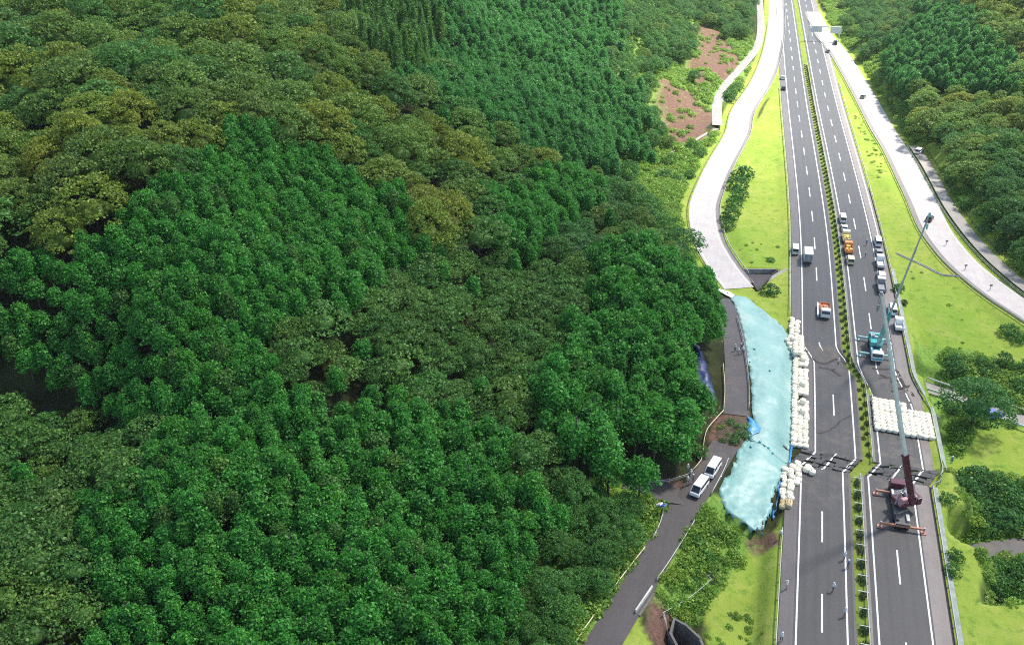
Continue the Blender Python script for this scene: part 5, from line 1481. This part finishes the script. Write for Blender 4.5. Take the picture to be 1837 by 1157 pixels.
def gridval(arr, P):
    i = np.clip(np.searchsorted(GXS, P[:, 0]), 0, len(GXS)-1); j = np.clip(np.searchsorted(GYS, P[:, 1]), 0, len(GYS)-1)
    return arr.reshape(len(GYS), len(GXS))[j, i]


rad_of = np.array([dict(none=0, cypress=1.9, farcypress=1.9, cedar=1.8, olive=4.2, layer=3.1, green=4.2, dark=4.2)[s[1]]*s[3] for s in ST])
spc_of = np.array([s[2] for s in ST])
blocked = np.zeros(len(CAND), bool)
rr_ = np.where(stand >= 0, rad_of[np.clip(stand, 0, None)], 0)
for line, hw in ((LOCAL[:, :2], 2.9), (L_RAMP, 5.6), (R_RAMP, 6), (TRACK, 2.5), (OLD, 2.6), (BRANCH[:, :2], 3.0), (LOWR, 2.5), (LOWR2, 2.5)):
    d, _ = seg_dist(CAND, line); blocked |= d < hw+rr_*.75
xr = CAND[:, 0]-road_c(CAND[:, 1]); blocked |= (xr > 7.5-rr_*.8) & (xr < 37.5+rr_*.8)
blocked |= poly_dist(CAND, TARP_XY) < rr_*.55+.2
blocked |= (gridval(LAWN_V, CAND) > .3) | (gridval(SOIL_V, CAND) > .4)
keep = []
cell = {}
order = np.where((stand >= 0) & ~blocked & (spc_of[np.clip(stand, 0, None)] > 0))[0]; rng.shuffle(order)
for i in order:
    sp = spc_of[stand[i]]*.93; x, y = CAND[i]; cx_, cy_ = int(x//7), int(y//7); good = True
    for a in (-1, 0, 1):
        for b in (-1, 0, 1):
            for (u, v, s2) in cell.get((cx_+a, cy_+b), ()):
                q = (sp+s2)*.5
                if (u-x)**2+(v-y)**2 < q*q: good = False; break
            if not good: break
        if not good: break
    if good: cell.setdefault((cx_, cy_), []).append((x, y, sp)); keep.append(i)
keep = np.array(keep)
TX, TY, TZ, TS = CAND[keep, 0], CAND[keep, 1], cz[keep], stand[keep]
tscale = np.array([ST[s][3] for s in TS])*np.where(np.array([ST[s][1] in ('cypress', 'farcypress') for s in TS]), rng.uniform(.86, 1.10, len(keep)), rng.uniform(.78, 1.2, len(keep)))*(1+.07*vnoise(TX*.07, TY*.07, 77))
# a few odd ones inside a stand
tk = np.array([ST[s][1] for s in TS], dtype=object)
odd = rng.random(len(keep))
tk[(tk == 'olive') & (odd < .16)] = 'green'; tk[(tk == 'olive') & (odd > .93)] = 'dark'
tk[(tk == 'layer') & (odd < .12)] = 'cypress'; tk[(tk == 'layer') & (odd > .80)] = 'dark_layer'
tk[(tk == 'cypress') & (odd > .955)] = 'bright'
tk[(tk == 'olive') & (odd > .70) & (odd <= .93)] = 'yellow'
tk[(tk == 'dark') & (odd < .45)] = 'green'; tk[(tk == 'dark') & (odd > .84)] = 'olive'
tk[(tk == 'olive') & (odd > .62) & (odd <= .70)] = 'layer'
tscale = np.where((tk == 'cypress') & (np.array([ST[s][1] for s in TS]) == 'layer'), .9, tscale)
print('trees', len(keep), {k: int((tk == k).sum()) for k in set(tk)})
# visible area of each crown, nearest on top
hgt = np.array([dict(bright=8, yellow=6, dark_layer=5.5, cypress=8, farcypress=8, cedar=9, olive=6, layer=5.5, green=6, dark=6)[k] for k in tk])*tscale
rad = np.array([dict(bright=1.9, yellow=4.3, dark_layer=3.2, cypress=1.9, farcypress=1.9, cedar=1.8, olive=4.3, layer=3.2, green=4.3, dark=4.3)[k] for k in tk])*tscale
qx, qy, qd = proj(TX, TY, TZ+hgt)
buf = np.full((290, 460), -1, np.int32); vis = np.zeros(len(keep), int)
for i in np.argsort(-qd):
    rr_ = rad[i]*F_PX/qd[i]/4; X, Y = qx[i]/4, qy[i]/4
    x0, x1, y0, y1 = int(max(0, X-rr_)), int(min(459, X+rr_)), int(max(0, Y-rr_)), int(min(289, Y+rr_*1.5))
    if x1 < x0 or y1 < y0: continue
    yy, xx = np.mgrid[y0:y1+1, x0:x1+1]
    m = ((xx-X)**2+(np.where(yy > Y, (yy-Y)/1.5, yy-Y))**2) <= rr_*rr_+.3
    buf[y0:y1+1, x0:x1+1][m] = i
u_, c_n = np.unique(buf[buf >= 0], return_counts=True); vis[u_] = c_n
FAMILY = dict(dark_layer='broadleaf_tree', bright='conifer_tree', yellow='broadleaf_tree', cypress='conifer_tree', farcypress='conifer_tree', cedar='cedar_tree', olive='broadleaf_tree', layer='broadleaf_tree', green='broadleaf_tree', dark='broadleaf_tree')
fam = np.array([FAMILY[k] for k in tk], dtype=object)
LOOK = dict(dark_layer='green flat topped broadleaf tree', bright='yellowish green conifer', yellow='yellowish rounded broadleaf tree', cypress='deep green domed conifer', farcypress='blue green domed conifer', cedar='pointed bright green cedar', olive='olive rounded broadleaf tree', layer='olive flat topped broadleaf tree', green='fresh green broadleaf tree', dark='dark broadleaf tree')
WHERE = dict(valleywood='in the valley wood beyond the right edge', cedars='in the cedar stand at the top edge', topconifers='in the conifer slope at the top centre', oliveband='in the olive belt below the top conifer slope', midconifers='in the small conifer block between olive belts',
             slopebroad='on the wooded slope above the left slip road', bandplantation='in the wide plantation across the middle left', layeredmid='in the olive hollow in the middle of the forest', rightdark='in the dark stand beside the tarpaulin',
             leftlayer='in the olive pocket at the lower left edge', youngwood='in the young wood left of the local road', bottomplantation='in the plantation filling the lower left', roadbroad='on the slope behind the old lane', farhill='on the dark hill at the upper right',
             farolive='on the olive ridge in the top right corner', rightolive='in the olive belt below the dark hill', rightshade='in the shaded wood beside the service track', rightwood='in the wood right of the service track', farroad='among trees beside the far sign gantry', upperolive='on the olive hilltop at the upper left')
GRP = {k: v.replace('in the ', 'trees of the ').replace('on the ', 'trees of the ').replace('among trees ', 'trees ') for k, v in WHERE.items()}


def place(o, x, y, z, rz, s): o.location = (x, y, z); o.rotation_euler = (0, 0, rz); o.scale = s


# the largest in view stand as single trees (crown and trunk); the rest of each kind is one forest object
indiv = np.zeros(len(keep), bool)
for f in set(fam):
    k = np.where(fam == f)[0]; k = k[np.argsort(-vis[k])][:298]; indiv[k[vis[k] > 0]] = True
for i in np.where(indiv)[0]:
    ms, tr = KIND[tk[i]]
    st_ = ST[TS[i]][0]
    r = bpy.data.objects.new(fam[i], None); COL.objects.link(r); r.empty_display_size = .5
    s = tscale[i]; wd = rng.uniform(1.0, 1.36) if fam[i] == 'conifer_tree' else rng.uniform(.9, 1.2)
    place(r, TX[i], TY[i], TZ[i], rng.uniform(0, 6.28), (s*wd, s*wd*rng.uniform(.82, 1.12), s*rng.uniform(.90, 1.10)))
    tag(r, LOOK[tk[i]]+' '+WHERE[st_], 'tree', LOOK[tk[i]].split()[-1]+' '+GRP[st_])
    c = bpy.data.objects.new('crown', ms[int(rng.integers(len(ms)))]); COL.objects.link(c); c.parent = r
    t = bpy.data.objects.new('trunk', tr); COL.objects.link(t); t.parent = r


def scatter(name, label, cat, P, rot, scl, idx, protos):
    """one object whose points carry the meshes of the list (geometry nodes)"""
    pc = bpy.data.collections.new(name+'_forms')
    for j, me in enumerate(protos):
        pc.objects.link(bpy.data.objects.new('%s_form_%02d' % (name, j), me))
    me = bpy.data.meshes.new(name); me.vertices.add(len(P)); me.vertices.foreach_set('co', np.asarray(P, np.float32).ravel())
    for nm, tp, arr in (('rot', 'FLOAT', rot), ('scl', 'FLOAT', scl), ('pick', 'INT', idx)):
        a = me.attributes.new(nm, tp, 'POINT'); a.data.foreach_set('value', np.asarray(arr, np.int32 if tp == 'INT' else np.float32))
    o = bpy.data.objects.new(name, me); COL.objects.link(o); tag(o, label, cat, kind='stuff')
    ng = bpy.data.node_groups.new(name+'_nodes', 'GeometryNodeTree')
    ng.interface.new_socket('Geometry', in_out='INPUT', socket_type='NodeSocketGeometry'); ng.interface.new_socket('Geometry', in_out='OUTPUT', socket_type='NodeSocketGeometry')
    N = ng.nodes; L = ng.links
    gi = N.new('NodeGroupInput'); go = N.new('NodeGroupOutput'); ins = N.new('GeometryNodeInstanceOnPoints'); ci = N.new('GeometryNodeCollectionInfo')
    ci.inputs['Collection'].default_value = pc; ci.inputs['Separate Children'].default_value = True; ci.inputs['Reset Children'].default_value = True
    ins.inputs['Pick Instance'].default_value = True

    def na(nm, tp):
        a = N.new('GeometryNodeInputNamedAttribute'); a.data_type = tp; a.inputs['Name'].default_value = nm; return a.outputs['Attribute']
    cx_ = N.new('ShaderNodeCombineXYZ'); L.new(na('rot', 'FLOAT'), cx_.inputs['Z'])
    er = N.new('FunctionNodeEulerToRotation'); L.new(cx_.outputs[0], er.inputs[0])
    mp = N.new('GeometryNodeMeshToPoints')
    L.new(gi.outputs[0], mp.inputs[0]); L.new(mp.outputs[0], ins.inputs['Points']); L.new(ci.outputs[0], ins.inputs['Instance'])
    L.new(na('pick', 'INT'), ins.inputs['Instance Index']); L.new(er.outputs[0], ins.inputs['Rotation']); L.new(na('scl', 'FLOAT'), ins.inputs['Scale'])
    L.new(ins.outputs[0], go.inputs[0])
    md = o.modifiers.new('scatter', 'NODES'); md.node_group = ng
    return o


for f, nm, lab in (('conifer_tree', 'conifer_forest', 'mass of conifer crowns further up the hillsides'), ('broadleaf_tree', 'broadleaf_forest', 'mass of broadleaf crowns on the far slopes and ridges'), ('cedar_tree', 'cedar_forest', 'cedar spires beyond the nearer cedars')):
    k = np.where((fam == f) & ~indiv)[0]
    if not len(k): continue
    ks = sorted(set(tk[k])); protos = []; base = {}
    for q in ks: base[q] = len(protos); protos += KIND[q][0]
    pick = np.array([base[tk[i]]+int(rng.integers(len(KIND[tk[i]][0]))) for i in k])
    scatter(nm, lab, 'forest', np.column_stack([TX[k], TY[k], TZ[k]]), rng.uniform(0, 6.28, len(k)), tscale[k]*np.where(fam[k] == 'conifer_tree', 1.12, 1.0), pick, protos)

# isolated tree by the lower road
x, y = G(1742, 765, -6); t = thing('broadleaf_tree', 'isolated dark broadleaf tree standing over the lower road', 'tree', (x, y, gz(x, y)-.1)); t.scale = (1.25, 1.25, 1.2)
for me, nm in ((KIND['dark'][0][1], 'crown'), (KIND['olive'][1], 'trunk')):
    o = bpy.data.objects.new(nm, me); COL.objects.link(o); o.parent = t


# ------------------------------------------------------------------ shrubs, hedge and undergrowth
def shrub(x, y, s, label, group, kind='shrub', sq=1.0, z=None, cat='shrub', name='shrub', stretch=0):
    o = bpy.data.objects.new(name, KIND[kind][0][int(rng.integers(4))]); COL.objects.link(o)
    place(o, x, y, (gz(x, y) if z is None else z)-.05, rng.uniform(0, 6.28) if not stretch else rng.choice([0, math.pi])+rng.uniform(-.15, .15), (s*rng.uniform(.9, 1.1), s*(stretch or 1)*rng.uniform(.85, 1.15), s*sq)); tag(o, label, cat, group); return o


for k in range(105):                                   # low hedge in the median
    y = 87.8+3.55*k
    if N0-1.5 < y < N1+.3: continue
    x = float(RX(22.2 if y < 165 else 22.45, y)); far = y > 188
    shrub(x, y, rng.uniform(.36, .50)*(1.05 if y < 150 else .92), 'small dark hedge shrub in the median row ' + ('beyond the slip' if far else 'on the slipped block' if y > 150 else 'before the break'), 'median hedge shrubs', 'hedge', 1.0, float(RZ(22.2, y))-.12, name='hedge_shrub', stretch=1.75 if y < 150 else 1.25)
    if y > 158:
        y2 = y+1.75; shrub(float(RX(21.55, y2)), y2, rng.uniform(.28, .40), 'smaller hedge shrub in the left line of the median ' + ('beyond the slip' if far else 'on the slipped block'), 'left line of median hedge shrubs', 'hedge', .9, float(RZ(21.5, y2))-.12, name='hedge_shrub')
for px, py, s, lab in ((1333, 318, 2.5, 'large olive shrub at the upper end of the clump on the triangular lawn'), (1322, 338, 2.3, 'olive shrub second from the top in the lawn clump'), (1326, 356, 2.0, 'shrub in the middle of the lawn clump beside the left slip road'), (1316, 373, 1.8, 'shrub below the middle of the lawn clump'),
                       (1310, 395, 2.1, 'brownish shrub low in the lawn clump'), (1306, 412, 1.5, 'lowest shrub of the clump on the triangular lawn')):
    p = G(px, py); shrub(p[0], p[1], s, lab, 'shrub clump on the triangular lawn', 'shrub', 1.0)
for px, py, s, lab, kd in ((1381, 527, 1.5, 'round green shrub alone on the lawn below the dark basin', 'shrub'), (1382, 470, .7, 'small shrub at the upper rim of the dark basin', 'shrub'), (1700, 899, 1.0, 'round shrub on the right lawn nearest the break', 'shrub'), (1713, 1002, 1.0, 'dark shrub on the right lawn, upper of the close pair', 'shrub'),
                        (1708, 1028, .95, 'shrub on the right lawn, lower of the close pair', 'shrub'), (1722, 880, .8, 'small brown rimmed shrub at the top of the right lawn', 'scrub'), (1611, 522, 1.1, 'dark green shrub on the verge below the teal boom', 'shrub'), (1622, 545, .7, 'small dark shrub on the grass by the pale verge patch', 'hedge'),
                        (1812, 590, 1.5, 'dark shrub on the right grass slope near the slip road', 'shrub'), (1830, 600, 1.2, 'second dark shrub on the right grass slope near the slip road', 'shrub'), (1250, 830, 1.2, 'bushy shrub beside the bent guardrail', 'shrub')):
    p = G(px, py, -.2); shrub(p[0], p[1], s, lab, None, kd)


def fill(poly, z, spacing, kinds, smin, smax, label, group, sq=1.0, maxn=400, avoid=True):
    P = GP(poly, z or 0.0) if isinstance(poly, str) else poly
    lo, hi = P.min(0), P.max(0); pts = []
    for _ in range(9000):
        p = rng.uniform(lo, hi)
        if not inside(p[None], P)[0]: continue
        if any((p[0]-a)**2+(p[1]-b)**2 < spacing**2 for a, b in pts): continue
        pts.append((float(p[0]), float(p[1])))
        if len(pts) >= maxn: break
    A = np.array(pts)
    if avoid:
        bad = np.zeros(len(A), bool)
        for line, hw in ((LOCAL[:, :2], 3.0), (TRACK, 2.6), (OLD, 2.6), (LOWR, 2.7), (LOWR2, 2.5), (L_RAMP, 5.8), (R_RAMP, 6)): bad |= seg_dist(A, line)[0] < hw+smax*.5
        bad |= poly_dist(A, TARP_XY) < smax*.7
        xx = A[:, 0]-road_c(A[:, 1]); bad |= (xx > 8.2-smax*.6) & (xx < 36.5+smax*.5)
        bad |= poly_dist(A, PIT) < smax*.6; bad |= (A[:, 0] < 43.5) & (A[:, 0] > 35) & (A[:, 1] > 160) & (A[:, 1] < 214)
        A = A[~bad]
    for p in A: shrub(p[0], p[1], rng.uniform(smin, smax), label, group, kinds[int(rng.integers(len(kinds)))], sq)
    return len(A)


ns = 0
for px, py in HEAP_TUFTS:
    p = G(px, py, 2.2); shrub(p[0], p[1], rng.uniform(.5, .95), 'leafy clump thrown onto the slumped soil heap', 'clumps on the slumped soil', 'darkshrub' if px % 4 else 'scrub', .7)
ns += fill('1730,850,-6 1760,850,-6 1790,880,-6.5 1837,890,-7 1880,900,-7 1880,960,-7 1837,972,-7 1770,980,-7 1752,950,-6.5 1742,905,-5 1722,870,-4', None, 2.1, ['shrub', 'shrub', 'darkshrub'], 1.2, 2.0, 'leafy shrub in the thicket below the right lawn', 'thicket below the right lawn')
ns += fill('1775,1010,-7 1837,1000,-7 1900,1000,-7 1900,1085,-7 1770,1085,-7', None, 2.0, ['shrub'], 1.2, 1.9, 'leafy shrub in the thicket at the lower right corner behind the lawn crest', 'thicket at the lower right')
ns += fill('1676,606,-2 1690,616,-2 1740,635,-3 1837,668,-4.5 1900,680,-5 1900,735,-6 1837,728,-6 1770,715,-6 1715,685,-6 1690,674,-5.5 1676,650,-4.5', None, 2.4, ['shrub', 'scrub', 'darkshrub'], 1.1, 1.9, 'dark shrub on the bank above the lower road', 'shrubs on the bank above the lower road')
ns += fill('1232,905,.8 1265,900,.6 1300,925 1335,952 1320,985 1290,1010 1250,1045 1210,1085 1180,1075 1200,1030', None, 2.5, ['shrub', 'scrub', 'scrub'], .6, 1.1, 'leafy shrub on the bank between the local road and the grass slope', 'shrubs below the local road')
ns += fill('1690,300,1.5 1712,345,1.5 1770,400,2 1837,460,2 1880,500,2 1880,520,1.5 1837,492,1.5 1780,448,1.5 1735,400,1.2', None, 2.2, ['scrub', 'shrub'], 1.0, 1.9, 'bright shrub between the service track and the wood', 'shrubs beside the service track')
ns += fill('1560,150,1 1590,150,1 1640,215,1 1640,245,1 1600,215,.5', None, 3.2, ['shrub', 'scrub'], 1.6, 2.6, 'bushy shrub beside the right slip road below the dark hill', 'shrubs beside the right slip road')
ns += fill('1200,275,.5 1240,262,.3 1262,285 1245,330 1215,350 1180,330', None, 3.6, ['shrub', 'scrub', 'scrub'], 1.2, 1.9, 'green shrub on the scrub slope left of the slip road bend', 'shrubs on the scrub slope')
ns += fill('1302,165,2 1330,150,2 1338,170,1 1310,195,1', None, 2.4, ['darkshrub', 'shrub'], 1.2, 2.0, 'dark shrub between the old lane and the left slip road', 'shrubs by the old lane')
print('shrubs', ns, 'bags', nbag)
# undergrowth: uncountable low scrub
gxs, gys = np.meshgrid(np.arange(-60, 150, 1.25), np.arange(85, 640, 1.25))
U = np.column_stack([gxs.ravel(), gys.ravel()])+rng.uniform(-.6, .6, (gxs.size, 2))
sv_ = gridval(SCRUB_V, U)*(1-gridval(LAWN_V, U))*(1-gridval(SOIL_V, U)*.93)
ok = rng.random(len(U)) < sv_*(.30+.65*(vnoise(U[:, 0]*.12, U[:, 1]*.12, 91) > -.25))
U = U[ok]
NU = len(U)
for poly, den in (('1530,205 1560,215 1600,320 1585,340 1560,290 1540,240', .10), ('1295,440 1400,430 1405,470 1330,478', .05), ('1615,555 1700,585 1760,625,-2 1660,605', .10), ('1590,430 1700,480 1800,590 1640,570', .004), ('1240,1100 1390,1060 1395,1157 1260,1157', .25)):
    pl = GP(poly); lo, hi = pl.min(0), pl.max(0); q_ = rng.uniform(lo, hi, (int((hi-lo).prod()*den)+2, 2)); U = np.vstack([U, q_[inside(q_, pl)]])
bad = np.zeros(len(U), bool)
for line, hw in ((LOCAL[:, :2], 3.0), (TRACK, 2.4), (OLD, 2.5), (LOWR, 2.7), (LOWR2, 2.4), (L_RAMP, 5.6), (R_RAMP, 6), (BRANCH[:, :2], 3.2)): bad |= seg_dist(U, line)[0] < hw+.3
bad |= poly_dist(U, TARP_XY) < .7
xx = U[:, 0]-road_c(U[:, 1]); bad |= (xx > 8.4) & (xx < 36.6); bad |= poly_dist(U, PIT) < .6
xx2 = (U[:, 0] < 42.5) & (U[:, 0] > 35) & (U[:, 1] > 158) & (U[:, 1] < 214); bad |= xx2
US = np.where(np.arange(len(U)) < NU, rng.uniform(.6, 1.5, len(U)), rng.uniform(.25, .55, len(U)))[~bad]
U = U[~bad]; uz = ground_z(U)
scatter('undergrowth', 'bright green low undergrowth on banks and forest edges', 'undergrowth', np.column_stack([U, uz-.05]), rng.uniform(0, 6.28, len(U)), US, rng.integers(0, 4, len(U)), KIND['scrub'][0])
print('undergrowth', len(U))

# ------------------------------------------------------------------ a thin cloud over the near valley (its soft shadow ends beyond the slip) and the summer haze
def vol_mat(name, dens, col, aniso):
    m = bpy.data.materials.new(name); m.use_nodes = True; n = m.node_tree; n.nodes.clear()
    o = n.nodes.new('ShaderNodeOutputMaterial'); v = n.nodes.new('ShaderNodeVolumePrincipled')
    v.inputs['Density'].default_value = dens; v.inputs['Color'].default_value = (*col, 1); v.inputs['Anisotropy'].default_value = aniso
    n.links.new(v.outputs[0], o.inputs['Volume']); return m


bm = bmesh.new(); bmesh.ops.create_icosphere(bm, subdivisions=5, radius=1.0)
for v in bm.verts:
    c = v.co; k = 1+.10*float(vnoise(c.x*3.1+7, c.y*3.1, 201))+.06*float(vnoise(c.x*7, c.y*7+3, 202))
    v.co = Vector((c.x*k, c.y*k, c.z*(1+.25*float(vnoise(c.x*5, c.y*5, 203)))))
bmesh.ops.transform(bm, matrix=Matrix.Diagonal((620, 300, 32, 1)), verts=bm.verts)
me = bpy.data.meshes.new('cloud'); bm.to_mesh(me); bm.free()
cl = link_mesh('cloud', me, vol_mat('cloud_vapour', CLOUD_D, (.96, .96, .97), .3))
t = 640/sv.z; cl.location = Vector((-60, 45, 0))+sv*t
tag(cl, 'thin summer cloud high above the near valley', 'cloud', kind='structure')
if HAZE_D > 0:
    hz = MB().box((-20, 440, 65), (1100, 1150, 190)).build('haze', vol_mat('haze_air', HAZE_D, (.93, .96, 1.0), .35))
    tag(hz, 'pale summer haze filling the valley', 'haze', kind='stuff')
